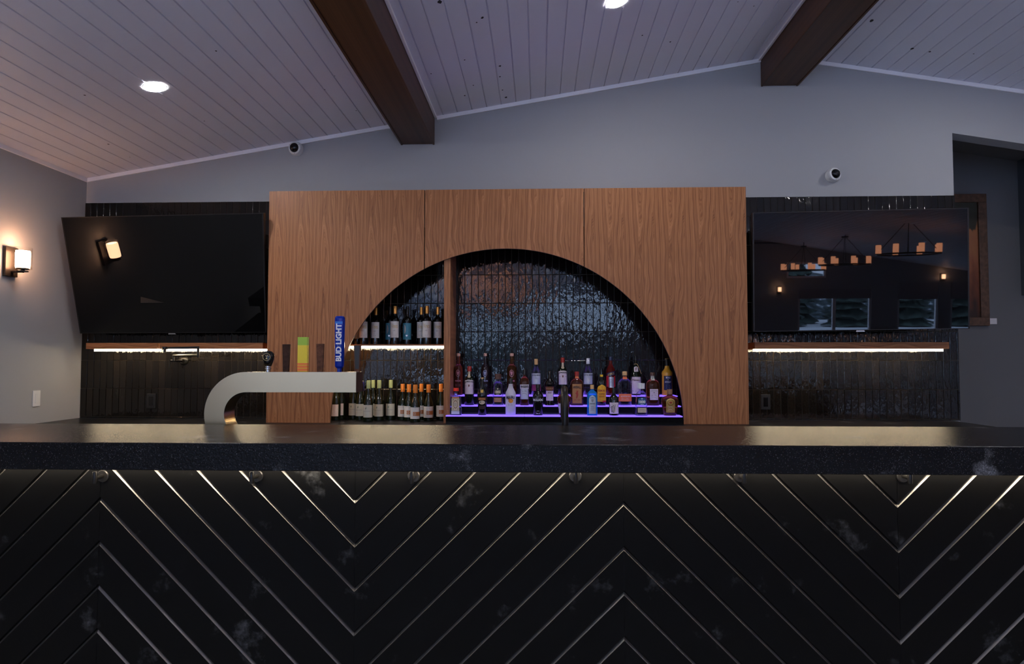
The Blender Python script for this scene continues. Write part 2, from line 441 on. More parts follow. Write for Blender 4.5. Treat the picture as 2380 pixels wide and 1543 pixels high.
# windows (behind the viewer): frames, mullions, blinds
def rear_window(i, q, blind, mull):
    a, b, c, d = q; mb = MB(); f = .05
    mb.box(a, a + f, RW - .09, RW - .02, c, d); mb.box(b - f, b, RW - .09, RW - .02, c, d)
    mb.box(a + f, b - f, RW - .09, RW - .02, c, c + f); mb.box(a + f, b - f, RW - .09, RW - .02, d - f, d)
    for k in range(1, mull): x = a + (b - a) * k / mull; mb.box(x - .04, x + .04, RW - .09, RW - .02, c + f, d - f)
    r = struct(mb.build('window_%d' % i, M_trim))
    if blind:
        struct(MB().box(a + .01, b - .01, RW - .018, RW - .012, blind, d).build('window_blind', mat('blind', (0.30, 0.28, 0.30), rough=0.9), r))
for i, (q, bl, mu) in enumerate(zip(WIN_REAR, (0, 0, 1.65, 1.65, 1.62, 1.62, 0), (2, 3, 2, 2, 1, 1, 1))): rear_window(i + 1, q, bl, mu)
for i, (a, b, c, d) in enumerate(WIN_LEFT):
    mb = MB()
    for y in (a + .03, (a + b) / 2, b - .03): mb.box(LW - .09, LW - .02, y - .03, y + .03, c, d)
    mb.box(LW - .09, LW - .02, a, b, c, c + .05); mb.box(LW - .09, LW - .02, a, b, d - .05, d)
    struct(mb.build('window_%d' % (i + 8), M_trim))

# ---------------------------------------------------------------- tiled backsplash
TX0, TX1, TZ0, TZ1 = LW + .001, 3.150, .912, 2.606
tw, thh = 0.0521, 0.2195
gm = MB().box(TX0, TX1, BW - .008, BW - .0005, TZ0, TZ1)
bs = thing('tiled_backsplash', 'wall of tall narrow black glazed tiles behind the back counter', 'tiled wall', (0, 0, 0))
gm.build('grout', M_grout, bs)
tm = MB(); rows = []
zt = 1.360 + .0005
z = zt
while z > TZ0: z -= thh
while z < TZ1:
    rows.append(z); z += thh
for ri, z0 in enumerate(rows):
    x = TX0 - random.uniform(0, .12) * tw
    while x < TX1:
        g = .0014; a0 = max(x + g, TX0); a1 = min(x + tw - g, TX1); b0 = max(z0 + g, TZ0); b1 = min(z0 + thh - g, TZ1)
        x += tw
        if a1 - a0 < .006 or b1 - b0 < .006: continue
        tx, tz = random.gauss(0, .006), random.gauss(0, .0025); e = .0022; yo = BW - .014 + random.gauss(0, .0004)
        xm, zm = (a0 + a1) / 2, (b0 + b1) / 2
        def yy(px, pz): return yo + (px - xm) * tx + (pz - zm) * tz
        o = [(a0, b0), (a1, b0), (a1, b1), (a0, b1)]; inn = [(a0 + e, b0 + e), (a1 - e, b0 + e), (a1 - e, b1 - e), (a0 + e, b1 - e)]
        vs = [(px, BW - .009, pz) for px, pz in o] + [(px, yy(px, pz) + .0012, pz) for px, pz in o] + [(px, yy(px, pz), pz) for px, pz in inn]
        fs = [(8, 9, 10, 11)] + [(4 + k, 4 + (k + 1) % 4, 8 + (k + 1) % 4, 8 + k) for k in range(4)] + [(k, (k + 1) % 4, 4 + (k + 1) % 4, 4 + k) for k in range(4)]
        tm.add(vs, fs)
tm.build('tiles', M_tile, bs)

# ---------------------------------------------------------------- back counter
CZ = .911
ct = MB().box(LW + .002, 3.10, 4.68, BW - .016, CZ - .04, CZ).build('back_countertop', M_stone2, bevel=.003)
tag(ct, 'long dark stone countertop along the tiled back wall', 'countertop')
t = thing('back_bar_cabinet', 'black base cabinet under the back countertop', 'cabinet', (0, 4.72, 0))
MB().box(LW + .01, 3.08, .02, .5, .08, CZ - .041).build('body', M_black, t)
for k in range(8):
    x0 = LW + .02 + k * .832
    d = MB().box(x0, x0 + .826, 0, .019, .09, CZ - .05).build('door', M_black, t, bevel=.002)
    MB().tube([(x0 + .78, -.02, .6), (x0 + .78, -.02, .78)], .005, 8).build('handle', M_gun, d)

# ---------------------------------------------------------------- arched walnut surround
PY = 4.88
ACX, ACZ, AR = -0.232, .905, 1.258
PX0, PX1, PZ1 = -1.957, 1.480, 2.594
S1, S2 = -0.8155, 0.332
t = thing('arched_wood_surround', 'tall walnut veneer surround with a large half-round opening', 'wood surround', (0, PY, CZ))
def arcpts(xa, xb, n=40):
    out = []
    ta = math.acos(max(-1, min(1, (xa - ACX) / AR))); tb = math.acos(max(-1, min(1, (xb - ACX) / AR)))
    for k in range(n + 1):
        th = ta + (tb - ta) * k / n; out.append((ACX + AR * math.cos(th), ACZ + AR * math.sin(th) - CZ))
    return out
def clampz(pl): return [(x, max(z, 0.001)) for x, z in pl]
g = .0030
zt_ = PZ1 - CZ
left = [(PX0, .001)] + clampz(arcpts(ACX - AR, S1 - g)) + [(S1 - g, zt_), (PX0, zt_)]
mid_ = arcpts(S1 + g, S2 - g) + [(S2 - g, zt_), (S1 + g, zt_)]
right = clampz(arcpts(S2 + g, ACX + AR)) + [(PX1, .001), (PX1, zt_), (S2 + g, zt_)]
# split the left/right panels into simple quads strips to keep the concave outline clean
def panel(poly_arc, xa, xb, mat_, nm='veneer_panel', outer=None):
    mb = MB(); pts = clampz(poly_arc)
    for i in range(len(pts) - 1):
        (xa_, za_), (xb_, zb_) = pts[i], pts[i + 1]
        mb.add([(xa_, 0, za_), (xb_, 0, zb_), (xb_, 0, zt_), (xa_, 0, zt_)], [(0, 1, 2, 3)])
        mb.add([(xa_, .019, za_), (xb_, .019, zb_), (xb_, .019, zt_), (xa_, .019, zt_)], [(3, 2, 1, 0)])
        mb.add([(xa_, 0, za_), (xb_, 0, zb_), (xb_, .019, zb_), (xa_, .019, za_)], [(0, 3, 2, 1)], 1)
        mb.add([(xa_, 0, zt_), (xb_, 0, zt_), (xb_, .019, zt_), (xa_, .019, zt_)], [(0, 1, 2, 3)])
    (x0, z0), (x1, z1) = pts[0], pts[-1]
    if outer is not None:
        if outer < x0:
            mb.box(outer, x0, 0, .019, .001, zt_)
        else: mb.box(x1, outer, 0, .019, .001, zt_)
    if outer is None or outer > x0: mb.add([(x0, 0, z0), (x0, 0, zt_), (x0, .019, zt_), (x0, .019, z0)], [(0, 1, 2, 3)], 1)
    if outer is None or outer < x0: mb.add([(x1, 0, z1), (x1, 0, zt_), (x1, .019, zt_), (x1, .019, z1)], [(3, 2, 1, 0)], 1)
    return mb.build(nm, [mat_, M_seam], t)
M_seam = mat('veneer_edge', (0.06, 0.03, 0.018), rough=0.6)
panel(arcpts(ACX - AR, S1 - g), 0, 0, V1, outer=PX0)
panel(arcpts(S1 + g, S2 - g), 0, 0, V2)
panel(arcpts(S2 + g, ACX + AR), 0, 0, V3, outer=PX1)
dpt = BW - .016 - PY
MB().box(PX0, PX0 + .019, .0195, dpt, .001, zt_).build('side_board', V1, t)
MB().box(PX1 - .019, PX1, .0195, dpt, .001, zt_).build('side_board', V1, t)
MB().box(PX0 + .0195, PX1 - .0195, .0195, dpt, zt_ - .019, zt_).build('top_board', VH, t)
ds = MB().box(-.676, -.630, .021, dpt, .001, 1.30).build('divider', V1, t)
for sx in (S1, S2):
    MB().box(sx - .03, sx + .03, .0195, .06, 1.42, zt_ - .02).build('backing_rib', M_black, t)
# shelf inside the arch
SHZ = 1.478
t = thing('arch_shelf', 'thin wooden wine shelf left of the divider inside the arch, lit below', 'shelf', (-1.30, 4.98, SHZ))
MB().box(-.635, .620, 0, .262, -.0125, 0).build('board', VH, t)
MB().box(-.60, .618, .012, .030, -.029, -.0128).build('led_strip', M_led, t)
# lit shelves left and right
def lit_shelf(x0, x1, z0, z1, sx0, sx1, label, grp='lit wall shelves'):
    t = thing('lit_shelf', label, 'shelf', ((x0 + x1) / 2, 5.02, z0), grp); c = (x0 + x1) / 2
    MB().box(x0 - c, x1 - c, 0, BW - .018 - 5.02, 0, z1 - z0).build('board', VH, t, bevel=.0015)
    MB().box(sx0 - c, sx1 - c, .085, .105, -.0165, -.0003).build('led_strip', M_led, t)
lit_shelf(-3.396, -2.851, 1.446, 1.491, -3.388, -2.875, 'short wooden shelf with a glowing strip below, left of the pot filler')
lit_shelf(-2.831, -2.046, 1.446, 1.491, -2.850, -2.055, 'wooden shelf with a glowing strip below, between pot filler and wood surround')
lit_shelf(1.571, 2.948, 1.443, 1.491, 1.590, 2.955, 'wooden shelf with a glowing strip below, under the right television')

# ---------------------------------------------------------------- televisions
def tv(corners, P, nrm, label):
    nrm = Vector(nrm).normalized(); P = Vector(P); pts = []
    for x, y in corners:
        d = ray(x, y); pts.append(EYE + d * ((P - EYE).dot(nrm) / d.dot(nrm)))
    c = sum(pts, Vector()) / 4
    t = thing('television', label, 'television', c, 'wall televisions')
    L = [q - c for q in pts]; back = -nrm
    def inset(f): return [q * (1 - f) for q in L]
    body = MB(); A = L; B = [q + back * .035 for q in L]
    body.add([*A, *B], [(7, 6, 5, 4)] + [(i, (i + 1) % 4, (i + 1) % 4 + 4, i + 4) for i in range(4)])
    D = [q + (-q).normalized() * .011 for q in L]
    body.add([*A, *D], [(i, i + 4, (i + 1) % 4 + 4, (i + 1) % 4) for i in range(4)])
    body.build('bezel', M_bezel, t)
    MB().add([q + back * .0012 for q in D], [(3, 2, 1, 0)]).build('screen', M_screen, t)
    u = (L[1] - L[0]).normalized(); v = (L[0] - L[3]).normalized()
    m = MB(); q = (L[2] + L[3]) / 2
    m.add([q + u * a + v * b - nrm * -.001 for a, b in ((-.03, -.010), (.03, -.010), (.026, .0), (-.026, 0))], [(0, 1, 2, 3)])
    m.build('logo_bar', M_steel, t)
    hb = MB(); k = c; bx = []
    hb.box(-.22, .22, .05, .11, -.2, .2); hb.build('rear_housing', M_bezel, t)
    y1 = BW - .016 - c.y
    MB().box(-.05, .05, .10, y1 - .03, -.04, .04).build('wall_arm', M_black, t)
    MB().box(-.15, .15, y1 - .03, y1, -.15, .15).build('wall_plate', M_black, t)
    return t, c, nrm
def rotn(rx, ry, rz):
    from mathutils import Euler
    return Euler((rx, ry, rz)).to_matrix() @ Vector((0, -1, 0))
tv([(142, 505), (612, 495), (619, 773), (186, 775)], (-2.733, 4.933, 1.99), rotn(.228, -.007, -.060), 'black television tilted forward on the wall left of the wood surround')
tv([(1749, 494), (2251.6, 483), (2254, 764), (1751, 771)], (2.25, 4.85, 1.99), rotn(.049, -.008, -.037), 'black television reflecting chandeliers on the wall right of the wood surround')

# ---------------------------------------------------------------- bar
BF, BB, BT, BU = 2.34, 3.03, 1.0745, .979
bar_top = MB().box(-3.3, 3.1, BF, BB, BU, BT).build('bar_countertop', M_stone, bevel=.004)
tag(bar_top, 'thick speckled black stone bar top across the foreground', 'bar top')
FY = 2.60
t = thing('bar_counter_base', 'black bar front of diagonal chevron planks under the stone top', 'bar front', (0, FY, 0))
MB().box(-3.2, 3.0, .0085, .40, 0, BU - .001).build('carcass', M_black, t)
P_ = .1655; Z0 = .828; verts = [-3.68, -2.685, -1.687, -.695, .320, 1.325, 2.33, 3.33]; low = {-.695: 1, 1.325: 1, -2.685: 1, 3.33: 1}
def clip(poly, ax, val, keep_less):
    out = []
    for i in range(len(poly)):
        a, b = poly[i], poly[(i + 1) % len(poly)]
        ia = (a[ax] <= val) == keep_less or a[ax] == val; ib = (b[ax] <= val) == keep_less or b[ax] == val
        if ia: out.append(a)
        if ia != ib:
            k = (val - a[ax]) / (b[ax] - a[ax]); out.append(tuple(a[j] + (b[j] - a[j]) * k for j in range(3)))
    return out
pl = MB(); em = MB()
def face(mb, poly):
    for ax, val, kl in ((2, BU - .001, True), (2, .002, False), (0, 3.0, True), (0, -3.2, False)):
        poly = clip(poly, ax, val, kl)
        if len(poly) < 3: return
    mb.add(poly, [list(range(len(poly)))])
GU, GD, GDEP = .0112, .0065, .0085       # up-facing and down-facing bevel heights, groove depth
for i in range(len(verts) - 1):
    xa, xb = verts[i], verts[i + 1]; la = xa in low
    for k in range(-14, 10):
        za = Z0 + k * P_; zb = za + (6 * P_ if la else -6 * P_)
        # groove line k; plank above it up to the next line
        xs = ((xa + .0006), (xb - .0006))
        def zl(x, off): return za + (zb - za) * (x - xa) / (xb - xa) + off
        a, b = xs
        face(pl, [(a, 0, zl(a, GD)), (b, 0, zl(b, GD)), (b, 0, zl(b, P_ - GU)), (a, 0, zl(a, P_ - GU))])
        face(pl, [(a, GDEP, zl(a, 0)), (b, GDEP, zl(b, 0)), (b, 0, zl(b, GD)), (a, 0, zl(a, GD))])
        face(em, [(a, 0, zl(a, -GU)), (b, 0, zl(b, -GU)), (b, GDEP, zl(b, 0)), (a, GDEP, zl(a, 0))])
pl.build('chevron_planks', M_plank, t)
em.build('plank_edges', M_edge, t)
t = thing('under_bar_light', 'warm light strip hidden under the overhang of the bar top', 'light strip', (0, 2.555, BU))
MB().box(-3.1, 2.9, 0, .014, -.012, -.0005).build('led_strip', M_under, t)
# hooks
hk = None
for i, (px, lb) in enumerate([(240, 'black bag hook under the bar top, leftmost in the row'), (598, 'black bag hook under the bar top, below the beer tower'),
                              (962, 'black bag hook under the bar top, below the wine bottles'), (1337, 'black bag hook under the bar top, below the gooseneck faucet'),
                              (1720, 'black bag hook under the bar top, below the right edge of the wood surround'), (2098, 'black bag hook under the bar top, rightmost in the row')]):
    q = at(px, 1106, FY)
    if hk is None:
        hk = thing('bag_hook', lb, 'hook', q, 'bag hooks under the bar top')
        R = Matrix.Rotation(PI / 2, 4, 'X')
        MB().lathe([(.024, 0), (.024, .005), (.021, .008)], 24, M=R).build('wall_plate', M_gun, hk)
        MB().lathe([(.008, .0), (.008, .05)], 16, M=R).build('arm', M_gun, hk)
        MB().lathe([(.0075, -.020), (.0085, -.018), (.0085, .022), (.0075, .024)], 16, M=Matrix.Translation((0, -.05, 0))).build('peg', M_gun, hk)
    else:
        c = copy_tree(hk); c.location = q; c['label'] = lb
# under-bar worktop behind
UZ = .915
tag(MB().box(-3.2, 3.0, 3.045, 3.62, UZ - .035, UZ).build('bar_worktop', M_stone2, bevel=.003), 'lower dark worktop behind the bar carrying beer tower and faucet', 'countertop')
tag(MB().box(-3.18, 2.98, 3.06, 3.58, 0, UZ - .036).build('underbar_cabinet', M_black), 'black cabinet under the lower worktop behind the bar', 'cabinet')

# ---------------------------------------------------------------- beer tower
TY, TD = 3.10, .11
q = at(570, 962, TY); tcx, tcz = q.x, q.z
ro, ri = .1925, .1010
s_ = at(600, 864.5, TY).z - tcz; s2_ = at(600, 911.5, TY).z - tcz
ro = s_; ri = s2_
xe = at(827.5, 890, TY).x
t = thing('beer_tower', 'C-shaped brushed champagne metal beer tower curving over the bar', 'beer tower', (tcx, TY, UZ))
dz = tcz - UZ; mb = MB(); outer = []; inner = []; n_ = 48
for k in range(n_ + 1):
    a = PI / 2 + PI * k / n_
    outer.append((ro * math.cos(a), ro * math.sin(a))); inner.append((ri * math.cos(a), ri * math.sin(a)))
zb_ = UZ - tcz
outer = [(xe - tcx, ro)] + outer + [(.16, -ro)]; inner = [(xe - tcx, ri)] + inner + [(.16, -ri)]
for i in range(len(outer) - 1):
    A, B, Cc, D = outer[i], outer[i + 1], inner[i + 1], inner[i]
    def z_(v): return max(v + dz, .001)
    f = [(A[0], 0, z_(A[1])), (B[0], 0, z_(B[1])), (Cc[0], 0, z_(Cc[1])), (D[0], 0, z_(D[1]))]
    bk = [(x, TD, z) for x, y, z in f]
    mb.add(f, [(0, 1, 2, 3)]); mb.add(bk, [(3, 2, 1, 0)])
    mb.add([f[0], f[1], bk[1], bk[0]], [(0, 3, 2, 1)], 1, True); mb.add([f[3], f[2], bk[2], bk[3]], [(0, 1, 2, 3)], 1, True)
M_brass2 = mat('polished_brass_band', (0.55, 0.40, 0.22), rough=0.22, metal=1.0)
mb.box(.155, .1605, 0, TD, z_(-ro), z_(-ri), 1)
tw_ = mb.build('body', [M_brass, M_brass2], t)
MB().box(xe - tcx, xe - tcx + .003, 0, TD, ri + dz, ro + dz).build('end_cap', mat('end_cap_reflection_brown', (0.06, 0.03, 0.018), rough=0.6, spec=.15), t, bevel=.001)  # flat dark brown stands in for the dark reflection on the metal end
TOPZ = tcz + ro; HY = TY + .055
mb = MB()
for k in range(6):
    px = (623, 665, 704, 744, 789, 830)[k]; X = at(px, 866, HY).x
    f = MB(); f.tube([(X - tcx, .055 + .05, ro + dz - .05), (X - tcx, .055 + .09, ro + dz - .05), (X - tcx, .055 + .105, ro + dz - .09)], .009, 10)
    f.build('spout', M_steel, t)
def base_pt(px): return Vector((at(px, 866, HY).x, HY, TOPZ))
PXM = HY / FP
# dark knob handle with emblem
def ell(prof, n=28, p=2.0, dr=1.0):           # closed loft of superellipse rings: (z, rx, ry)
    vs = []; fs = []
    for z, rx, ry in prof:
        for k in range(n):
            a = 2 * PI * k / n; c_, s__ = math.cos(a), math.sin(a)
            vs.append((rx * math.copysign(abs(c_) ** (2 / p), c_), ry * math.copysign(abs(s__) ** (2 / p), s__), z))
    for i in range(len(prof) - 1):
        for k in range(n):
            a = i * n + k; b = i * n + (k + 1) % n; fs.append((a, b, b + n, a + n))
    m = MB(); m.add(vs, fs, 0, True)
    m.add([vs[k] for k in range(n)], [list(range(n - 1, -1, -1))]); e = len(vs) - n
    m.add([vs[e + k] for k in range(n)], [list(range(n))])
    return m
M_gold = mat('gold_print', (0.50, 0.36, 0.15), rough=0.4, metal=0.4)
M_white_ink = mat('white_ink', (0.75, 0.75, 0.78), rough=0.5)
M_black_ink = mat('black_ink', (0.02, 0.02, 0.02), rough=0.5)
t = thing('tap_handle', 'bulbous black tap handle with round gold emblem on the beer tower', 'tap handle', base_pt(623), 'tap handles on the beer tower')
MB().lathe([(.0105, 0), (.0105, .010), (.014, .013), (.014, .018), (.010, .020), (.013, .023), (.013, .027)], 20).build('ferrule', M_steel, t)
u = PXM
ell([(13 * u, 6.5 * u, 6 * u), (14 * u, 8 * u, 7 * u), (22 * u, 11 * u, 9 * u), (30 * u, 13.5 * u, 10 * u), (38 * u, 14.2 * u, 10 * u), (43 * u, 13 * u, 9 * u), (47 * u, 9.5 * u, 7 * u), (49 * u, 5 * u, 4 * u), (49.6 * u, 1 * u, 1 * u)]).build('grip', M_blackgloss, t)
R = Matrix.Translation((0, -10.3 * u, 35 * u)) @ Matrix.Rotation(PI / 2, 4, 'X')
em_ = MB(); n_ = 32
for k in range(n_):
    a, b = 2 * PI * k / n_, 2 * PI * (k + 1) / n_
    em_.add([R @ Vector((r * math.cos(c), r * math.sin(c), 0)) for r, c in ((8.2 * u, a), (8.9 * u, a), (8.9 * u, b), (8.2 * u, b))], [(0, 1, 2, 3)])
for poly in ([(-2.6, 4.6), (-1.4, 4.6), (-.5, .6), (-1.1, -.2)], [(2.6, 4.6), (1.1, -.2), (.5, .6), (1.4, 4.6)], [(-.8, -1.6), (.8, -1.6), (2.2, -5), (-2.2, -5)]):
    em_.add([R @ Vector((x * u, y * u, 0)) for x, y in poly], [list(range(len(poly)))])
em_.build('emblem', M_gold, t)
# paddles
def paddle(px, top, hw0, hw1, label, mb_, me_, glow=None):
    t = thing('tap_handle', label, 'tap handle', base_pt(px), 'tap handles on the beer tower')
    h = (866 - top) * u
    MB().lathe([(.006, 0), (.006, .014)], 12).build('ferrule', M_steel, t)
    m = MB(); z0 = .0008
    for (za, wa), (zb, wb) in (((z0, hw0), (h, hw1)),):
        v = [(-wa * u, -.008, za), (wa * u, -.008, za), (wb * u, -.008, zb), (-wb * u, -.008, zb), (-wa * u, .008, za), (wa * u, .008, za), (wb * u, .008, zb), (-wb * u, .008, zb)]
        m.add(v, [(0, 1, 2, 3), (7, 6, 5, 4), (0, 4, 5, 1), (1, 5, 6, 2), (2, 6, 7, 3), (3, 7, 4, 0)])
    m.build('paddle', mb_, t, bevel=.002)
    return t, h
M_dkwood = mat('dark_wood_handle', (0.045, 0.022, 0.014), rough=0.5, spec=.12, var=.3, bscale=60)
M_mdwood = mat('red_wood_handle', (0.11, 0.045, 0.024), rough=0.5, spec=.15, var=.3, bscale=60)
paddle(665, 801, 6.8, 8.8, 'dark brown tapered wooden tap handle beside the black knob', M_dkwood, None)
paddle(744, 800, 6.8, 9.0, 'reddish brown tapered wooden tap handle between yellow and blue handles', M_mdwood, None)
t, h = paddle(830.5, 804, 6.5, 8.2, 'slim wooden tap handle with slate grey face at the tower end', M_mdwood, None)
MB().add([(-4.2 * u, -.0088, .014), (4.2 * u, -.0088, .014), (6.3 * u, -.0088, h - .001), (-6.3 * u, -.0088, h - .001)], [(0, 1, 2, 3)]).build('slate_face', mat('slate', (0.03, 0.033, 0.035), rough=.6), t)
# yellow handle
t = thing('tap_handle', 'lime yellow tap handle with orange stripes at its foot', 'tap handle', base_pt(704), 'tap handles on the beer tower')
M_lime = mat('lime', (0.80, 0.60, 0.004), rough=.35); M_lime2 = mat('lime_green', (0.33, 0.52, 0.02), rough=.35)
M_or = mat('orange_stripe', (0.85, 0.19, 0.02), rough=.4); M_am = mat('amber_stripe', (0.78, 0.42, 0.01), rough=.4)
m = MB()
def slab(m, za, zb, wa, wb, mi):
    v = [(-wa * u, -.011, za), (wa * u, -.011, za), (wb * u, -.011, zb), (-wb * u, -.011, zb), (-wa * u, .011, za), (wa * u, .011, za), (wb * u, .011, zb), (-wb * u, .011, zb)]
    m.add(v, [(0, 1, 2, 3), (7, 6, 5, 4), (0, 4, 5, 1), (1, 5, 6, 2), (2, 6, 7, 3), (3, 7, 4, 0)], mi)
for a, b, mi in ((0, 2, 3), (2, 7, 2), (7, 9, 3), (9, 14, 2), (14, 16, 3), (16, 20, 2), (20, 62, 0), (62, 81, 1)): slab(m, a * u + .001, b * u + .001, 11.5 - .002 * a, 11.5 - .002 * b, mi)
m.build('grip', [M_lime, M_lime2, M_or, M_am], t)

# ---------------------------------------------------------------- lettering
TXT = {}
def glyphs(s, bold=0.0):
    if (s, bold) in TXT: return TXT[(s, bold)]
    cd = bpy.data.curves.new('glyph', 'FONT'); cd.body = s; cd.align_x = 'CENTER'; cd.offset = bold; cd.resolution_u = 3
    o = bpy.data.objects.new('glyph', cd); C.objects.link(o)
    bpy.context.view_layer.update()
    me = bpy.data.meshes.new_from_object(o.evaluated_get(bpy.context.evaluated_depsgraph_get()))
    vs = [tuple(v.co) for v in me.vertices]; fs = [list(p.vertices) for p in me.polygons]
    bpy.data.objects.remove(o); bpy.data.curves.remove(cd); bpy.data.meshes.remove(me)
    xs = [v[0] for v in vs]; ys = [v[1] for v in vs]; cx_ = (max(xs) + min(xs)) / 2; cy_ = (max(ys) + min(ys)) / 2
    W = max(xs) - min(xs); Hh = max(ys) - min(ys)
    TXT[(s, bold)] = ([((a - cx_) / W, (b - cy_) / Hh) for a, b, _ in vs], fs); return TXT[(s, bold)]

# blue handle with vertical lettering
t = thing('tap_handle', 'tall translucent blue tap handle with white vertical lettering', 'tap handle', base_pt(789), 'tap handles on the beer tower')
M_blue = mat('cobalt_plastic', (0.002, 0.022, 0.30), rough=0.15, spec=.3)
h = (866 - 735) * u
pr = [(0, 4.5, 4.5), (.5, 5, 5), (8, 5, 5), (9, 7, 6.5), (12, 9.5, 8), (14, 10, 8.5), (124, 11.2, 9.5), (128, 10.5, 9), (130.5, 8.5, 7)]
ell([(z * u + .0, a * u, b * u) for z, a, b in pr], n=32, p=3.6).build('grip', M_blue, t)
gv, gf = glyphs('BUD LIGHT', 0.035)
m = MB(); m.add([(-y * 13.5 * u, -.0193, (20 + 49) * u + x * 88 * u) for x, y in gv], gf); m.build('lettering', M_white_ink, t)
m = MB(); m.add([(x * u, -.0188, z * u) for x, z in ((-8.3, 112), (8.6, 112), (8.8, 118), (-8.5, 118))], [(0, 1, 2, 3)]); m.build('glass_highlight_band', mat('light_blue_band', (0.02, 0.16, 0.62), rough=.2), t)

# gooseneck faucet
q = at(1313.5, 993, 3.20)
t = thing('bar_faucet', 'black gooseneck faucet standing behind the bar in front of the bottles', 'faucet', (q.x, 3.20, UZ))
zt = at(1313.5, 897, 3.20).z - UZ; rr = .09
MB().lathe([(.026, 0), (.026, .012), (.018, .02)], 20).build('base', M_gun, t)
pts = [(0, 0, .015), (0, 0, zt - rr - .0165)] + [(0, rr - rr * math.cos(a), zt - rr - .0165 + rr * math.sin(a)) for a in [PI * k / 14 for k in range(1, 15)]] + [(0, 2 * rr, zt - rr - .08)]
MB().tube(pts, .0155, 16).build('spout', M_gun, t)
MB().tube([(0.016, 0, .06), (.05, 0, .075), (.075, 0, .10)], .006, 10).build('lever', M_gun, t)

# ---------------------------------------------------------------- pot filler, outlets, switch
q = at(428, 838, BW - .015)
t = thing('pot_filler', 'black folding pot filler tap on the tiles under the left shelves', 'tap', (q.x, BW - .0145, q.z))
def rel(px, py, Y):
    v = at(px, py, Y); return (v.x - q.x, v.y - (BW - .0145), v.z - q.z)
R = Matrix.Rotation(PI / 2, 4, 'X')
MB().lathe([(.034, 0), (.034, .006), (.028, .012), (.014, .016)], 24, M=R).build('flange', M_gun, t)
MB().tube([(0, -.01, 0), (0, -.10, 0)], .012, 14).build('inlet', M_gun, t)
MB().tube([rel(425, 838, 5.15), rel(397, 838, 5.15)], .009, 12).build('valve', M_gun, t)
hd = MB().tube([rel(394.5, 833, 5.15), rel(394.5, 856, 5.15)], .0045, 10).build('valve_handle', M_gun, t)
MB().tube([rel(404, 839, 5.14), rel(403, 823, 5.14)], .010, 12).build('swivel', M_gun, t)
MB().tube([rel(403, 826, 5.14), rel(460, 826, 4.96)], .0085, 12).build('lower_arm', M_gun, t)
MB().tube([rel(460.5, 831, 4.96), rel(460.5, 805, 4.96)], .0095, 12).build('elbow', M_gun, t)
MB().tube([rel(460, 807, 4.96), rel(384, 809, 4.92)], .0075, 12).build('upper_arm', M_gun, t)
MB().tube([rel(383, 806, 4.92), rel(383, 812, 4.92)], .019, 14).build('shut_off_knob', M_gun, t)
MB().tube([rel(383, 811, 4.92), rel(383, 818.5, 4.92)], .0105, 14).build('nozzle', M_gun, t)
def outlet(px, py, lb):
    v = at(px, py, BW - .015)
    t = thing('outlet', lb, 'power outlet', (v.x, BW - .0148, v.z), 'black outlets in the tiles')
    MB().box(-.036, .036, -.008, 0, -.058, .058).build('cover_plate', M_black, t, bevel=.003)
    MB().box(-.017, .017, -.0095, -.0075, -.035, .035).build('receptacle', M_blackgloss, t, bevel=.001)
outlet(352, 932, 'black power outlet on the tiles below the pot filler')
outlet(1779, 934, 'black power outlet on the tiles below the right shelf')
v = atx(83.5, 926, LW)
t = thing('light_switch', 'white rocker light switch on the left wall above the counter', 'light switch', (LW, v.y, v.z))
MB().box(.0002, .007, -.036, .036, -.057, .057).build('cover_plate', M_plastic, t, bevel=.003)
MB().box(.0065, .010, -.015, .015, -.033, .033).build('rocker', M_plastic, t, bevel=.0015)

# ---------------------------------------------------------------- sconces
def make_sconce(label):
    t = thing('wall_sconce', label, 'wall lamp', (0, 0, 0), 'wall sconces')   # wall plane x=0, pointing +x
    MB().box(0.0003, .022, -.058, .052, -.115, .085).build('back_plate', M_bronze, t, bevel=.002)
    MB().box(.02, .10, -.012, .012, -.087, -.075).build('arm', M_bronze, t, bevel=.002)
    T = Matrix.Translation((.095, 0, 0))
    MB().lathe([(.035, -.082), (.035, -.076), (.012, -.075), (.012, -.068), (.040, -.066), (.040, -.058)], 28, M=T).build('cup', M_bronze, t)
    MB().lathe([(.030, -.0575), (.040, -.056), (.043, -.045), (.044, .0), (.044, .045), (.042, .060), (.037, .060), (.037, -.04)], 32, M=T, cap=False).build('inner_shade', M_shade, t)
    MB().lathe([(.0545, -.0655), (.0545, .082)], 32, M=T, cap=False).build('glass_cylinder', M_thin, t)
    return t
sc0 = make_sconce('glowing cylinder wall sconce with dark back plate on the left wall')
v = atx(50, 603, LW + .095)
sc0.location = (LW, v.y + .012, v.z)
for X, Z in ((9.47, 2.2), (5.4, 1.9)):
    c = copy_tree(sc0); c.location = (X, RW, Z); c.rotation_euler = (0, 0, PI / 2)
    c['label'] = 'wall sconce beside the rear windows, seen only as a reflection in the right television' if X > 9 else 'wall sconce at the end of the rear wall, seen only as a small reflection'

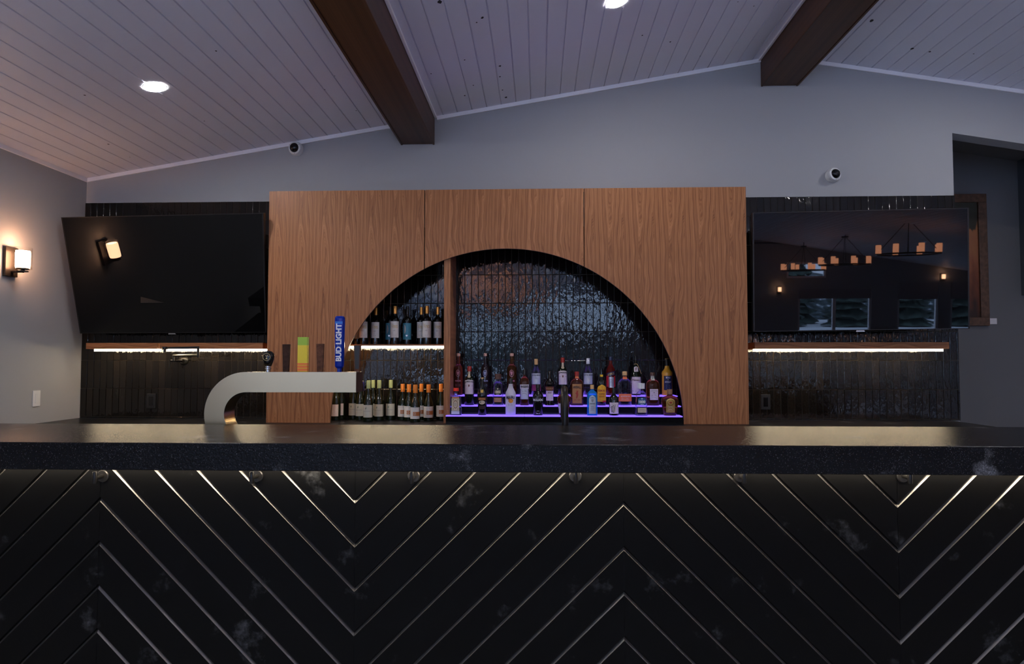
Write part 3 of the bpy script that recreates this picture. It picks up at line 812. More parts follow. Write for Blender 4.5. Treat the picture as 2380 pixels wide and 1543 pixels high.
# ---------------------------------------------------------------- dome cameras
def dome(px, py, lb, tilt):
    v = at(px, py, BW)
    t = thing('security_camera', lb, 'security camera', (v.x, BW - .0005, v.z), 'dome cameras on the back wall')
    R = Matrix.Rotation(PI / 2, 4, 'X')
    T = Matrix.Translation((0, -.04, 0)) @ Matrix.Rotation(tilt[0], 4, 'Z') @ Matrix.Rotation(tilt[1], 4, 'X') @ R
    MB().lathe([(.054, 0), (.054, .028), (.050, .034)], 36, M=R).build('base', M_plastic, t)
    MB().lathe([(.0495, -.012), (.051, .004), (.0485, .012), (.038, .016), (.036, .013)], 36, M=T).build('ring', M_plastic, t)
    MB().lathe([(.036 * math.cos(a), .012 + .030 * math.sin(a)) for a in [k * PI / 2 / 10 for k in range(10)] + [PI / 2 - .02]], 32, M=T).build('dome', mat('dome_black', (.006, .006, .008), rough=.05), t)
    for k in range(3):
        a = .5 + k * 2 * PI / 3; p_ = T @ Vector((.0445 * math.cos(a), .0445 * math.sin(a), .0138))
        MB().lathe([(.0025, 0), (.0022, .001)], 8, M=Matrix.Translation(p_) @ R).build('screw', M_gun, t)
dome(690, 347.5, 'white dome security camera under the moulding, above the left television', (-.16, .1))
dome(1934, 408.5, 'white dome security camera above the right television', (.28, -.1))

# ---------------------------------------------------------------- recessed lights in view, and added unseen fill lights
def surf(px, py):
    d = ray(px, py); tt = (RZ - SL * RX - H) / (d.z - SL * d.x); return EYE + d * tt
def downlight(p, label):
    t = thing('recessed_light', label, 'ceiling light', (p[0], p[1], cz(p[0])), 'recessed ceiling lights')
    t.rotation_euler = (0, -math.atan(SL) * (1 if p[0] < RX else -1), 0)
    MB().lathe([(.0628, -.0030), (.067, -.0030), (.069, -.0008)], 40, cap=False).build('trim_ring', M_trim, t)
    MB().lathe([(.0625, -.0028), (.001, -.003)], 40).build('lamp_disc', M_disc, t)
    return t
a_ = surf(359.5, 202); b_ = surf(1432, 4)
downlight(a_, 'glowing round recessed ceiling light at left above the left television')
downlight(b_, 'glowing round recessed ceiling light at the top edge between the beams')
for X, Y, lb in ((3.3, a_.y, 'added unseen ceiling fill light just outside the right edge of the view'), (a_.x, 1.2, 'added unseen ceiling fill light above the viewer, at the left wall'), (b_.x, 1.2, 'added unseen ceiling fill light above the viewer, between the beams'),
                 (3.3, 2.2, 'added unseen ceiling fill light above the viewer, right of the ridge'), (6.1, 1.2, 'added unseen ceiling fill light above the viewer, far right'),
                 (a_.x, 2.6, 'added unseen ceiling fill light just above the upper left of the view'), (a_.x, -1.6, 'added unseen ceiling fill light behind the viewer, at the left wall'), (b_.x, -1.6, 'added unseen ceiling fill light behind the viewer, between the beams'),
                 (3.3, -1.6, 'added unseen ceiling fill light behind the viewer, right of the ridge'), (a_.x, -4.4, 'added unseen ceiling fill light far behind the viewer, at the left wall'), (b_.x, -4.4, 'added unseen ceiling fill light far behind the viewer, between the beams')):
    downlight((X, Y), lb)  # out-of-view lamps added to brighten the walls and ceiling

# ---------------------------------------------------------------- chandeliers behind the viewer (seen in reflections)
def make_chandelier():
    t = thing('chandelier', 'dark ring chandelier with glowing candle cylinders', 'chandelier', (0, 0, 0), 'ring chandeliers')
    R_ = .5
    MB().tube([(R_ * math.cos(a), R_ * math.sin(a), -.09) for a in [2 * PI * k / 40 for k in range(41)]], .014, 8).build('ring', M_gun, t)
    for k in range(8):
        a = 2 * PI * k / 8; T = Matrix.Translation((R_ * math.cos(a), R_ * math.sin(a), 0))
        MB().lathe([(.045, -.075), (.045, .075)], 18, M=T, cap=False).build('candle_shade', M_candle, t)
        MB().lathe([(.03, -.095), (.055, -.08), (.055, -.076)], 18, M=T).build('candle_cup', M_gun, t)
    for k in range(4):
        a = 2 * PI * k / 4 + .4; MB().tube([(R_ * math.cos(a), R_ * math.sin(a), -.09), (.02 * math.cos(a), .02 * math.sin(a), .5)], .006, 6).build('rod', M_gun, t)
    MB().lathe([(.07, .49), (.07, .52)], 16).build('hub', M_gun, t)
    return t
ch = make_chandelier(); first = True
for (X, Y, Z, lb) in ((6.0, -3.0, 2.58, 'nearest glowing ring chandelier reflected in the right television'), (5.85, -5.6, 2.50, 'middle glowing ring chandelier reflected in the right television'),
                      (5.72, -8.0, 2.46, 'farthest glowing ring chandelier reflected in the right television'), (-.95, -2.6, 2.85, 'ring chandelier behind the viewer, glinting in the arch tiles'), (-.95, -5.6, 2.85, 'rear ring chandelier behind the viewer, glinting in the arch tiles')):
    c = ch if first else copy_tree(ch); first = False
    c.location = (X, Y, Z); c['label'] = lb
    hgt = cz(X) - Z - .5
    MB().tube([(0, 0, .5), (0, 0, .5 + hgt)], .01, 8).build('stem', M_gun, c)

# ---------------------------------------------------------------- picture in the hall
t = thing('framed_picture', 'tall wood-framed brown picture in the hall behind the right television', 'picture', (3.62, 6.30, 1.67))
fz = 1.19; fw_ = .42
M_frame = mat('frame_wood', (0.10, 0.05, 0.028), rough=.5, var=.3, bscale=30)
m = MB(); b_w = .075
m.box(-fw_, fw_, -.04, -.001, 0, b_w); m.box(-fw_, fw_, -.04, -.001, fz - b_w, fz); m.box(-fw_, -fw_ + b_w, -.04, -.001, b_w, fz - b_w); m.box(fw_ - b_w, fw_, -.04, -.001, b_w, fz - b_w)
m.build('frame', M_frame, t, bevel=.004)
M_art = mat('picture_paint', (0.3, 0.1, 0.04), rough=.6)
n = N(M_art); p = M_art.node_tree.nodes['Principled BSDF']; tc = n('ShaderNodeTexCoord'); sp = n('ShaderNodeSeparateXYZ'); n.l(tc.outputs['Object'], sp.inputs[0])
nz = n('ShaderNodeTexNoise'); nz.inputs['Scale'].default_value = 9; nz.inputs['Detail'].default_value = 6; mp = n('ShaderNodeMapping'); mp.inputs['Scale'].default_value = (2, 1, .6)
n.l(tc.outputs['Object'], mp.inputs[0]); n.l(mp.outputs[0], nz.inputs['Vector'])
cc = n.ramp(n.math('ADD', n.math('MULTIPLY', sp.outputs['Z'], .78), n.math('MULTIPLY', n.math('SUBTRACT', nz.outputs['Fac'], .5), .55)),
            [(0.05, (.03, .012, .008)), (.3, (.16, .045, .02)), (.5, (.30, .10, .045)), (.68, (.34, .13, .05)), (.72, (.035, .03, .02)), (1, (.03, .035, .025))])
n.l(cc, p.inputs['Base Color'])
MB().box(-fw_ + b_w, fw_ - b_w, -.02, -.002, b_w, fz - b_w).build('canvas', M_art, t)
v = at(2305.5, 746.5, 6.3)
tag(MB().box(v.x - .04, v.x + .04, 6.294, 6.2995, v.z - .026, v.z + .026).build('wall_card', M_paper, bevel=.0008), 'small white card on the hall wall beside the framed picture', 'card')

# ---------------------------------------------------------------- lit bottle steps
ST = [(4.83, .9715), (4.945, 1.0345), (5.06, 1.1015)]
JX = at(1218.5, 985, 4.83).x
def steps(x0s, x1s, lb):
    x0, x1 = x0s[0], x1s[0]
    t = thing('bottle_step_display', lb, 'bottle display', ((x0 + x1) / 2, 4.83, CZ), 'lit bottle steps in the arch'); c = (x0 + x1) / 2
    for i, (y, z) in enumerate(ST):
        yb = 5.215 if i == 2 else ST[i + 1][0]
        zb0, xx = (.001 if i == 0 else ST[i - 1][1] - CZ + .0005), max(x0s[i], -.6285)
        a_ = MB().box(xx - c, x1s[i] - c, y - 4.83, 5.215 - 4.83, zb0, z - CZ - .0075); b_ = MB().box(xx - c, x1s[i] - c, y - 4.83 - .001, yb - 4.83 - .0005, z - CZ - .007, z - CZ)
        if xx > x0s[i]:
            a_.box(x0s[i] - c, xx - c, y - 4.83, .0485, zb0, z - CZ - .0075); b_.box(x0s[i] - c, xx - c, y - 4.831, .0485, z - CZ - .007, z - CZ)
        a_.build('riser', M_blackgloss, t); b_.build('glowing_tread', M_purple, t, bevel=.0005)
xl = [at(1036, 965, 4.83).x, -.6295 + .012, -.6295 + .015]
xr = [at(1588.5, 965, 4.83).x - .006, at(1583, 942, 4.945).x, at(1575, 919, 5.06).x]
steps(xl, [JX - .001] * 3, 'left half of the three-step black bottle display with glowing purple treads')
steps([JX + .001] * 3, xr, 'right half of the three-step black bottle display with glowing purple treads')

# ---------------------------------------------------------------- bottles
G_clear = thin_glass('glass_clear', (0.93, 0.93, 0.97))
G_clear.node_tree.nodes['Layer Weight'].inputs[0].default_value = 0.3
G_amber = mat('glass_amber', (0.62, 0.24, 0.05), rough=0.03, trans=0.95, ior=1.36)
G_red = mat('glass_red', (0.75, 0.05, 0.02), rough=0.03, trans=0.9, ior=1.36)
G_pink = mat('glass_pink', (0.60, 0.17, 0.10), rough=0.03, trans=0.9, ior=1.36)
G_brown = mat('glass_brown', (0.28, 0.07, 0.02), rough=0.03, trans=0.85, ior=1.36)
G_whisky = mat('glass_whisky', (0.42, 0.12, 0.03), rough=0.03, trans=0.9, ior=1.36)
G_blue = mat('glass_blue', (0.03, 0.36, 1.0), rough=0.10, trans=0.6, ior=1.2)
G_dark = mat('glass_black', (0.004, 0.004, 0.004), rough=0.04, spec=0.6)
G_green = mat('glass_bottle_green', (0.006, 0.010, 0.004), rough=0.05, spec=0.6)
G_olive = mat('glass_olive', (0.16, 0.15, 0.01), rough=0.05, trans=0.6)
G_yel = mat('advocaat_yellow', (0.85, 0.42, 0.04), rough=0.2, coat=.5)
G_white = mat('white_translucent', (0.93, 0.91, 0.98), rough=0.5, trans=0.35, ior=1.2, coat=.5)
G_white.node_tree.nodes['Principled BSDF'].inputs['Subsurface Weight'].default_value = 0.9
G_white.node_tree.nodes['Principled BSDF'].inputs['Subsurface Radius'].default_value = (.05, .05, .05)
G_white.node_tree.nodes['Principled BSDF'].inputs['Subsurface Scale'].default_value = 1.0
L_cream = mat('label_cream', (0.60, 0.50, 0.36), rough=.6); L_pink = mat('label_white_pink', (0.72, 0.62, 0.62), rough=.6); L_white = mat('label_white', (0.66, 0.63, 0.62), rough=.6)
L_grey = mat('label_grey', (0.52, 0.56, 0.60), rough=.6); L_teal = mat('label_teal', (0.05, 0.22, 0.32), rough=.5); L_ltgreen = mat('label_pale', (0.50, 0.49, 0.43), rough=.6)
L_yel = mat('label_yellow', (0.85, 0.45, 0.02), rough=.5); L_or = mat('label_orange', (0.85, 0.20, 0.07), rough=.5); L_tan = mat('label_tan', (0.42, 0.19, 0.06), rough=.5)
L_navy = mat('label_navy', (0.012, 0.02, 0.07), rough=.45); L_blue = mat('label_blue', (0.01, 0.09, 0.26), rough=.45); L_black = mat('label_black', (0.012, 0.012, 0.012), rough=.45)
L_gold = mat('label_gold', (0.50, 0.33, 0.08), rough=.35, metal=.4); L_brown = mat('label_brown', (0.20, 0.07, 0.02), rough=.5); L_copper = mat('label_copper', (0.48, 0.17, 0.06), rough=.4, metal=.3)
L_silver = mat('label_silver', (0.6, 0.6, 0.62), rough=.3, metal=.8)
C_red = mat('cap_red', (0.35, 0.02, 0.015), rough=.3); C_brightred = mat('cap_bright_red', (0.75, 0.03, 0.015), rough=.2); C_gold = mat('cap_gold', (0.80, 0.40, 0.10), rough=.28, metal=.75)
C_green = mat('cap_pale_green', (0.30, 0.36, 0.17), rough=.35); C_orange = mat('cap_copper_orange', (0.55, 0.17, 0.02), rough=.35); C_cork = mat('cap_cork_pink', (0.62, 0.36, 0.28), rough=.6)
C_black = mat('cap_black', (0.012, 0.012, 0.012), rough=.25); C_white = mat('cap_white', (0.75, 0.75, 0.8), rough=.35); C_brown = mat('cap_brown', (0.10, 0.045, 0.03), rough=.5)
C_yel = mat('cap_yellow', (0.80, 0.48, 0.02), rough=.35); C_blue = mat('cap_navy', (0.02, 0.03, 0.08), rough=.3); C_tan = mat('cap_tan', (0.70, 0.42, 0.18), rough=.45)
I_blk, I_wht, I_gold, I_red, I_brn, I_grn, I_gry = M_black_ink, M_white_ink, M_gold, mat('ink_red', (0.35, .04, .02), rough=.5), mat('ink_brown', (.16, .06, .03), rough=.5), mat('ink_green', (.03, .10, .06), rough=.5), mat('ink_grey', (.28, .26, .28), rough=.5)

PR = {
 'tall': [(0, .93), (.01, 1), (.62, 1), (.665, .93), (.70, .72), (.725, .48), (.75, .40), (.90, .36), (.985, .36), (1, .34)],
 'whiskey': [(0, .95), (.01, 1), (.20, 1), (.205, .97), (.60, .97), (.66, .90), (.71, .70), (.76, .46), (.80, .36), (.90, .33), (1, .33)],
 'trap': [(0, .96), (.012, 1), (.18, .97), (.60, .80), (.68, .74), (.72, .62), (.76, .34), (.80, .30), (.99, .30), (1, .28)],
 'flask': [(0, .95), (.012, 1), (.60, 1), (.67, .96), (.73, .82), (.77, .58), (.80, .34), (.84, .28), (1, .28)],
 'round': [(0, .90), (.012, .95), (.30, 1), (.52, 1), (.60, .94), (.67, .76), (.72, .50), (.76, .36), (.80, .32), (1, .30)],
 'baileys': [(0, .78), (.012, .82), (.25, .90), (.48, 1), (.55, .99), (.62, .88), (.68, .66), (.73, .45), (.78, .33), (.99, .30), (1, .28)],
 'malibu': [(0, .90), (.012, .95), (.30, .97), (.45, 1.0), (.56, 1.0), (.63, .90), (.70, .64), (.76, .46), (.82, .38), (.99, .34), (1, .32)],
 'bulldog': [(0, .84), (.012, .88), (.40, .97), (.58, 1.0), (.64, .97), (.70, .80), (.75, .50), (.79, .36), (.83, .40), (.86, .33), (1, .33)],
 'square': [(0, .97), (.012, 1), (.60, .86), (.68, .84), (.70, .55), (.72, .27), (.86, .22), (1, .22)],
 'bombay': [(0, .96), (.012, 1), (.68, 1), (.76, .80), (.80, .52), (.84, .30), (1, .28)],
 'crown': [(0, .68), (.012, .72), (.20, .82), (.45, .97), (.58, 1), (.66, .93), (.72, .66), (.755, .36), (.80, .28), (1, .28)],
 'jug': [(0, .92), (.012, .98), (.55, 1), (.62, .92), (.68, .72), (.73, .48), (.76, .34), (.80, .30), (1, .28)],
 'wine': [(0, .94), (.01, 1), (.60, 1), (.645, .95), (.69, .78), (.725, .52), (.75, .40), (.78, .37), (.97, .36), (1, .35)],
 'burg': [(0, .94), (.01, 1), (.40, 1), (.46, .97), (.54, .82), (.62, .62), (.70, .45), (.76, .38), (.80, .36), (.98, .36), (1, .35)],
 'bols': [(0, .94), (.01, 1), (.50, 1), (.555, 1.0), (.56, 1.04), (.60, 1.04), (.64, .98), (.68, .72), (.73, .52), (.78, .44), (.80, .42), (1, .42)],
 'friar': [(0, .85), (.01, .95), (.30, 1), (.48, .96), (.55, .80), (.62, .62), (.68, .55), (.73, .50), (.78, .32), (.82, .24), (1, .24)],
 'spirit': [(0, .92), (.01, .96), (.05, .80), (.35, .76), (.52, .88), (.62, 1.0), (.68, .97), (.74, .75), (.79, .45), (.84, .33), (1, .30)],
}
def interp(pr, t):
    for (a, ra), (b, rb) in zip(pr, pr[1:]):
        if a <= t <= b: return ra + (rb - ra) * (t - a) / (b - a)
    return pr[-1][1]
def bottle(name, label, group, prof, Hh, hw, glass, p=2.0, dr=1.0, cap=(.86, 1.0, None, 1.1), decals=(), cat='bottle', extra=None):
    t = thing(name, label, cat, (0, 0, 0), group); pr = PR[prof]
    ell([(z * Hh * .999, r * hw, r * hw * dr) for z, r in pr], n=36, p=p).build('glass_body', glass, t)
    def surf_y(x, z):
        r = interp(pr, max(0, min(1, z / Hh))); rx, ry = r * hw, r * hw * dr
        k = min(.999, abs(x) / rx); return -ry * (1 - k ** p) ** (1 / p)
    if cap and cap[2]:
        c0, c1, cm, cr = cap[:4]; r0 = max(interp(pr, c0), interp(pr, min(1, c1))) * hw * cr
        if len(cap) > 4: r0 = cap[4] * hw
        m = MB(); m.lathe([(r0, c0 * Hh), (r0, c1 * Hh - .002), (r0 * .93, c1 * Hh)], 20); m.build('cap', cm, t)
    for di, d in enumerate(decals):
        kind, x0, x1, z0, z1, dm = d[:6]; subs = d[6] if len(d) > 6 else (); off = .0009 + .0007 * di
        m = MB(); nr, ncl = 12, 10; vs = []
        for i in range(nr + 1):
            f = i / nr; z = (z0 + (z1 - z0) * f) * Hh; cx_ = (x0 + x1) / 2; hx = (x1 - x0) / 2; s = 1
            if kind == 'oval': s = math.sqrt(max(.0004, 1 - (2 * f - 1) ** 2))
            if kind == 'arch' and f > .75: s = math.sqrt(max(.01, 1 - ((f - .75) / .25) ** 2 * .98))
            if kind == 'diamond': s = max(.02, 1 - abs(2 * f - 1))
            for j in range(ncl + 1):
                g_ = -1 + 2 * j / ncl; x = (cx_ + hx * s * g_) * hw
                zz = z + (.0 if kind != 'dome' else (1 - g_ * g_) * .02 * Hh * f)
                if kind == 'slant': zz += x * .28
                rr_ = interp(pr, z / Hh) * hw * .985; x = max(-rr_, min(rr_, x))
                vs.append((x, surf_y(x, z) - off, zz))
        m.add(vs, [(i * (ncl + 1) + j, i * (ncl + 1) + j + 1, (i + 1) * (ncl + 1) + j + 1, (i + 1) * (ncl + 1) + j) for i in range(nr) for j in range(ncl)], 0, True)
        lo = m.build('label', dm, t, angle=80) if dm else t
        for s in subs:
            s_txt, xc, zc_, wd, ht, im = s[:6]; arch = s[6] if len(s) > 6 else 0; bold = s[7] if len(s) > 7 else .02; sl = s[8] if len(s) > 8 else 0
            m = MB()
            if s_txt[0] == '#':      # simple ink shapes
                sh = s_txt[1:]
                if sh == 'disc': base = [(.5 * math.cos(a), .5 * math.sin(a)) for a in [2 * PI * k / 20 for k in range(20)]]; polys = [base]
                elif sh == 'bar': polys = [[(-.5, -.5), (.5, -.5), (.5, .5), (-.5, .5)]]
                elif sh == 'lines': polys = [[(-.5 + .08 * (k % 2), -.5 + k * .2), (.5 - .1 * ((k + 1) % 3), -.5 + k * .2), (.5 - .1 * ((k + 1) % 3), -.42 + k * .2), (-.5 + .08 * (k % 2), -.42 + k * .2)] for k in range(5)]
                elif sh == 'crest': polys = [[(-.5, .4), (-.2, .3), (0, .5), (.2, .3), (.5, .4), (.35, -.2), (0, -.5), (-.35, -.2)]]
                elif sh == 'bird': polys = [[(-.5, -.1), (-.1, .0), (.1, .45), (.25, .5), (.15, .1), (.5, -.1), (.1, -.15), (.05, -.5), (-.15, -.5), (-.1, -.15)]]
                elif sh == 'palm': polys = [[(-.5, .1), (-.2, .5), (0, .3), (.35, .45), (.1, .1), (.3, -.15), (0, 0), (-.1, -.5), (-.2, -.5), (-.1, 0)]]
                elif sh == 'swirl': polys = [[(r * math.cos(a + q_), r * math.sin(a + q_)) for a, r in [(k * .35, .08 + .42 * k / 8) for k in range(9)] + [(k * .35 + .25, .05 + .40 * k / 8) for k in range(8, -1, -1)]] for q_ in (0, 1.26, 2.5, 3.8, 5.0)]
                elif sh == 'flame': polys = [[(-.3, -.5), (.1, -.4), (.35, -.1), (.25, .2), (.4, .4), (.0, .3), (-.15, .5), (-.2, .15), (-.5, .1), (-.2, -.1)]]
                elif sh == 'arc': polys = [[(.5 * math.cos(a), .5 * math.sin(a)) for a in [PI * (-.5 + k / 12) for k in range(13)]]]
                elif sh == 'ring':
                    polys = [[(r * math.cos(a), r * math.sin(a)) for r, a in ((.42, a0), (.5, a0), (.5, a1), (.42, a1))] for a0, a1 in [(2 * PI * k / 20, 2 * PI * (k + 1) / 20) for k in range(20)]]
                gl = [(v_, [list(range(len(v_)))]) for v_ in polys]
            else: gl = [glyphs(s_txt, bold)]
            for gv, gf in gl:
                out = []
                for gx, gy in gv:
                    x = (xc + gx * wd) * hw; z = (zc_ + gy * ht) * Hh - arch * (gx * 2) ** 2 * Hh * .012 + sl * gx * wd * hw
                    rr_ = interp(pr, max(0, min(1, z / Hh))) * hw * .985; x = max(-rr_, min(rr_, x))
                    out.append((x, surf_y(x, z) - off - .0011, z))
                m.add(out, gf)
            m.build('lettering' if s_txt[0] != '#' else 'emblem', im, lo)
    if extra: extra(t, Hh, hw)
    return t
ROW = {'back': (ST[2][1], 5.125), 'mid': (ST[1][1], 5.003), 'front': (ST[0][1], 4.888)}
def spirit(row, cx_, top, hwpx, label, prof, glass, **k):
    z0, y = ROW[row]; q = at(cx_, top, y); sc_ = (y / FP)
    name = k.pop('name', 'liquor_bottle')
    hwm = hwpx * sc_ * 1.005
    dr = k.get('dr', 1.0); k['dr'] = min(dr, .052 / hwm)
    t = bottle(name, label, 'bottles on the lit steps', prof, q.z - z0, hwm, glass, **k); t.location = (q.x, y, z0 + .0004)
    return t
W_ = lambda *s: tuple(s)
# back row
tallset = lambda ink, w1: (('rect', 0, 0, .5, .5, None, (('#ring', 0, .52, .95, .17, ink), ('#crest', 0, .52, .6, .11, ink), (w1, 0, .34, 1.3, .042, ink, 0, .02), ('#lines', 0, .24, 1.2, .06, ink))),)
I_pk = mat('ink_pink', (.45, .18, .22), rough=.5); I_ltb = mat('ink_pale_blue', (.30, .32, .45), rough=.5)
spirit('back', 1065.6, 821, 10.2, 'tall slender pink-red liquor bottle with pinkish stopper, left end of the top step', 'tall', G_pink, cap=(.93, 1.0, C_cork, 1.15), decals=tallset(I_pk, 'MARCHA'))
spirit('back', 1128, 821, 9.8, 'tall slender dark liquor bottle with pinkish stopper, behind the cream liqueur', 'tall', mat('glass_smoke', (.05, .03, .03), rough=.03, trans=.7), cap=(.93, 1.0, C_cork, 1.15), decals=tallset(I_ltb, 'EUBON'))
spirit('back', 1189.5, 821, 10.9, 'tall slender golden-orange liquor bottle with pinkish stopper, behind the white bottle', 'tall', G_amber, cap=(.93, 1.0, C_cork, 1.15), decals=tallset(I_pk, 'PLEASE'))
capt = (('rect', -.97, .97, .30, .60, L_grey, (('CAPTAIN', -.45, .55, .85, .04, I_blk, 0, .02), ('MORGAN', .5, .55, .8, .04, I_blk, 0, .02), ('#disc', 0, .41, .7, .15, L_silver))),)
spirit('back', 1246, 834, 10.8, 'clear rum bottle with orange-gold cap and pale label, behind the matte black bottle', 'whiskey', G_clear, cap=(.84, 1.0, C_tan, 1.12), decals=capt + (('rect', -.97, .97, .12, .285, mat('label_magenta', (.30, .04, .12), rough=.5)),))
jam = (('dome', -.94, .94, .285, .63, L_pink, (('JAMESON', 0, .602, 1.62, .055, I_blk, 1.2, .035), ('#crest', 0, .50, .34, .075, I_brn), ('1780', -.62, .495, .3, .022, I_gry), ('1780', .62, .495, .3, .022, I_gry), ('#lines', 0, .39, 1.1, .09, I_gry))),
       ('rect', -.22, .22, .76, .87, L_cream), ('oval', -.3, .3, .70, .765, L_cream, (('#ring', 0, .732, .4, .045, I_brn),)))
spirit('back', 1307.7, 831, 11, 'green whiskey bottle with dark red cap and white label, behind the faucet', 'whiskey', G_green, cap=(.865, 1.0, C_red, 1.18), decals=jam)
spirit('back', 1366.6, 832.7, 10.8, 'clear rum bottle with white cap and pale label, behind the bright blue bottle', 'whiskey', G_clear, cap=(.845, 1.0, C_white, 1.12), decals=capt)
spirit('back', 1419, 828.7, 10.8, 'bright red aperitif bottle with dark blue cap and slanted blue label', 'whiskey', G_red, cap=(.90, 1.0, C_blue, 1.1),
       decals=(('slant', -.94, .96, .50, .60, L_navy, (('APEROL', 0, .55, 1.5, .062, I_gold, 0, .03, .28),)), ('rect', -.5, .6, .20, .47, L_silver, (('#lines', 0, .38, .6, .12, I_gry),)), ('rect', -.93, -.52, .22, .50, mat('label_red', (.55, .02, .02), rough=.5)), ('rect', .62, .93, .22, .50, mat('label_red', (.55, .02, .02), rough=.5))))
def cord(t, Hh, hw):
    MB().tube([(.0, -.012, Hh * .80), (.25 * hw, -.014, Hh * .79), (.55 * hw, -.018, Hh * .70), (.95 * hw, -.022, Hh * .55)], .0013, 6).build('cord', C_tan, t)
    MB().tube([(-.35 * hw, -.006, Hh * .79), (0, -.014, Hh * .805), (.35 * hw, -.006, Hh * .79)], .0013, 6).build('cord', C_tan, t)
spirit('back', 1477.5, 827.6, 12, 'dark robe-shaped hazelnut liqueur bottle with a cord round its neck and pink label', 'friar', G_green, cap=(.88, 1.0, C_black, 1.15), extra=cord,
       decals=(('rect', -.93, .93, .04, .47, L_pink, (('Frangelico', 0, .385, 1.5, .062, I_brn, 0, .02), ('#lines', 0, .24, 1.3, .12, I_gry), ('#bar', -.4, .11, .6, .02, I_brn))), ('arch', -.40, .40, .60, .735, L_pink, (('F', 0, .67, .3, .08, I_brn, 0, .02),))))
spirit('back', 1550, 833, 11.7, 'yellow egg liqueur bottle, black cap, navy label, right end of the top step', 'bols', G_yel, cap=(.80, 1.0, C_black, 1.02),
       decals=(('rect', -.75, .80, .145, .53, L_navy, (('BOLS', .02, .485, .85, .05, I_wht, 0, .03), ('#disc', 0, .425, .18, .025, I_gold), ('ADVOCAAT', 0, .365, 1.2, .045, I_wht, 0, .02), ('#lines', 0, .24, .9, .12, I_gry))),))
# middle row
spirit('mid', 1091, 851, 11.4, 'green whiskey bottle with dark red cap and white label on the middle step at left', 'whiskey', G_green, cap=(.865, 1.0, C_red, 1.18), decals=jam)
def teq(capm, lblm, lbl2, ink):
    return dict(cap=(.83, 1.0, capm, 1.0, .58), p=3.2, decals=(('arch', -.58, .58, .33, .56, lblm, (('1800', 0, .43, 1.0, .09, ink, 0, .04), ('#disc', 0, .525, .22, .04, ink), ('#bar', 0, .355, .5, .015, ink))), ('rect', -.66, .66, .10, .245, lbl2, (('#lines', 0, .17, 1.0, .09, I_gry),))))
spirit('mid', 1157.5, 869, 13.3, 'clear faceted tequila bottle with brown stopper and black label', 'trap', G_clear, **teq(C_brown, L_black, L_tan, mat('ink_cream', (.7, .6, .4), rough=.5)))
spirit('mid', 1219, 858.6, 10.6, 'brown whisky bottle with black cap and tall white and blue-grey label', 'flask', G_whisky, p=3.5, cap=(.86, 1.0, C_black, 1.3),
       decals=(('rect', -.97, .97, .17, .575, L_grey, (("WISER'S", 0, .52, 1.75, .07, I_blk, 0, .03), ('#lines', 0, .37, 1.3, .14, I_gry))), ('rect', -.95, .95, .46, .58, L_white, (("WISER'S", 0, .52, 1.7, .065, I_blk, 0, .03),))))
spirit('mid', 1277.5, 864, 11.8, 'dark round-shouldered herbal spirit bottle with pinkish label, right of the matte black bottle', 'spirit', G_dark, cap=(.86, 1.0, C_gold, .8),
       decals=(('rect', -.80, .80, .44, .56, L_brown, (('LIQUEUR', 0, .50, 1.4, .04, I_gold, 0, .02),)), ('rect', -.68, .68, .14, .43, L_pink, (('SPORT', 0, .375, .8, .05, I_brn, 0, .02), ('#lines', 0, .25, 1.1, .13, I_brn)))))
spirit('mid', 1340.6, 863.6, 14.8, 'broad amber cinnamon whisky flask with red cap and orange label', 'flask', G_brown, p=3.0, dr=.55, cap=(.88, 1.0, C_red, 1.2),
       decals=(('rect', -.30, .30, .80, .875, L_or), ('rect', -.72, .72, .06, .63, L_tan, (('FIREBALL', 0, .545, 1.2, .07, I_blk, 1.6, .03), ('#flame', 0, .34, .55, .28, I_red), ('#bar', 0, .16, 1.0, .015, I_red)))))
spirit('mid', 1397.8, 856, 10.5, 'dark coffee liqueur bottle with arched yellow label and yellow neck band', 'round', G_dark, cap=(.86, 1.0, C_black, .9),
       decals=(('rect', -.44, .44, .775, .83, C_yel), ('arch', -.93, .93, .10, .56, L_yel, (('KAMORA', 0, .40, 1.5, .06, I_red, 0, .03), ('COFFEE', 0, .31, 1.2, .05, I_red, 0, .02), ('LIQUOR', 0, .24, 1.2, .045, I_red, 0, .02), ('#ring', 0, .49, .35, .06, I_red))), ('rect', .1, .93, .09, .13, mat('label_red', (.5, .02, .02)))))
spirit('mid', 1452, 863, 15.7, 'broad clear gin bottle with cork top and orange label', 'flask', G_clear, p=2.6, dr=.6, cap=(.88, 1.0, C_tan, 1.25),
       decals=(('rect', -.33, .33, .77, .85, L_or), ('rect', -.92, .92, .12, .34, L_or, (('#bar', 0, .32, 1.6, .006, I_wht), ('MOUNTAIN GIN', 0, .27, 1.3, .035, L_pink, 0, .02), ('#lines', 0, .19, 1.1, .06, L_pink)))))
spirit('mid', 1516.5, 865.5, 15.1, 'broad amber whisky bottle with pale neck label and square white label', 'flask', G_whisky, p=2.4, dr=.6, cap=(.90, 1.0, C_brown, 1.25),
       decals=(('rect', -.28, .28, .76, .90, L_ltgreen), ('rect', -.5, .74, .17, .50, L_pink, (('APPLETON', .12, .45, 1.0, .035, I_gry, .5, .02), ('#crest', .12, .39, .16, .03, I_blk), ('#lines', .12, .28, .95, .11, I_gry)))))
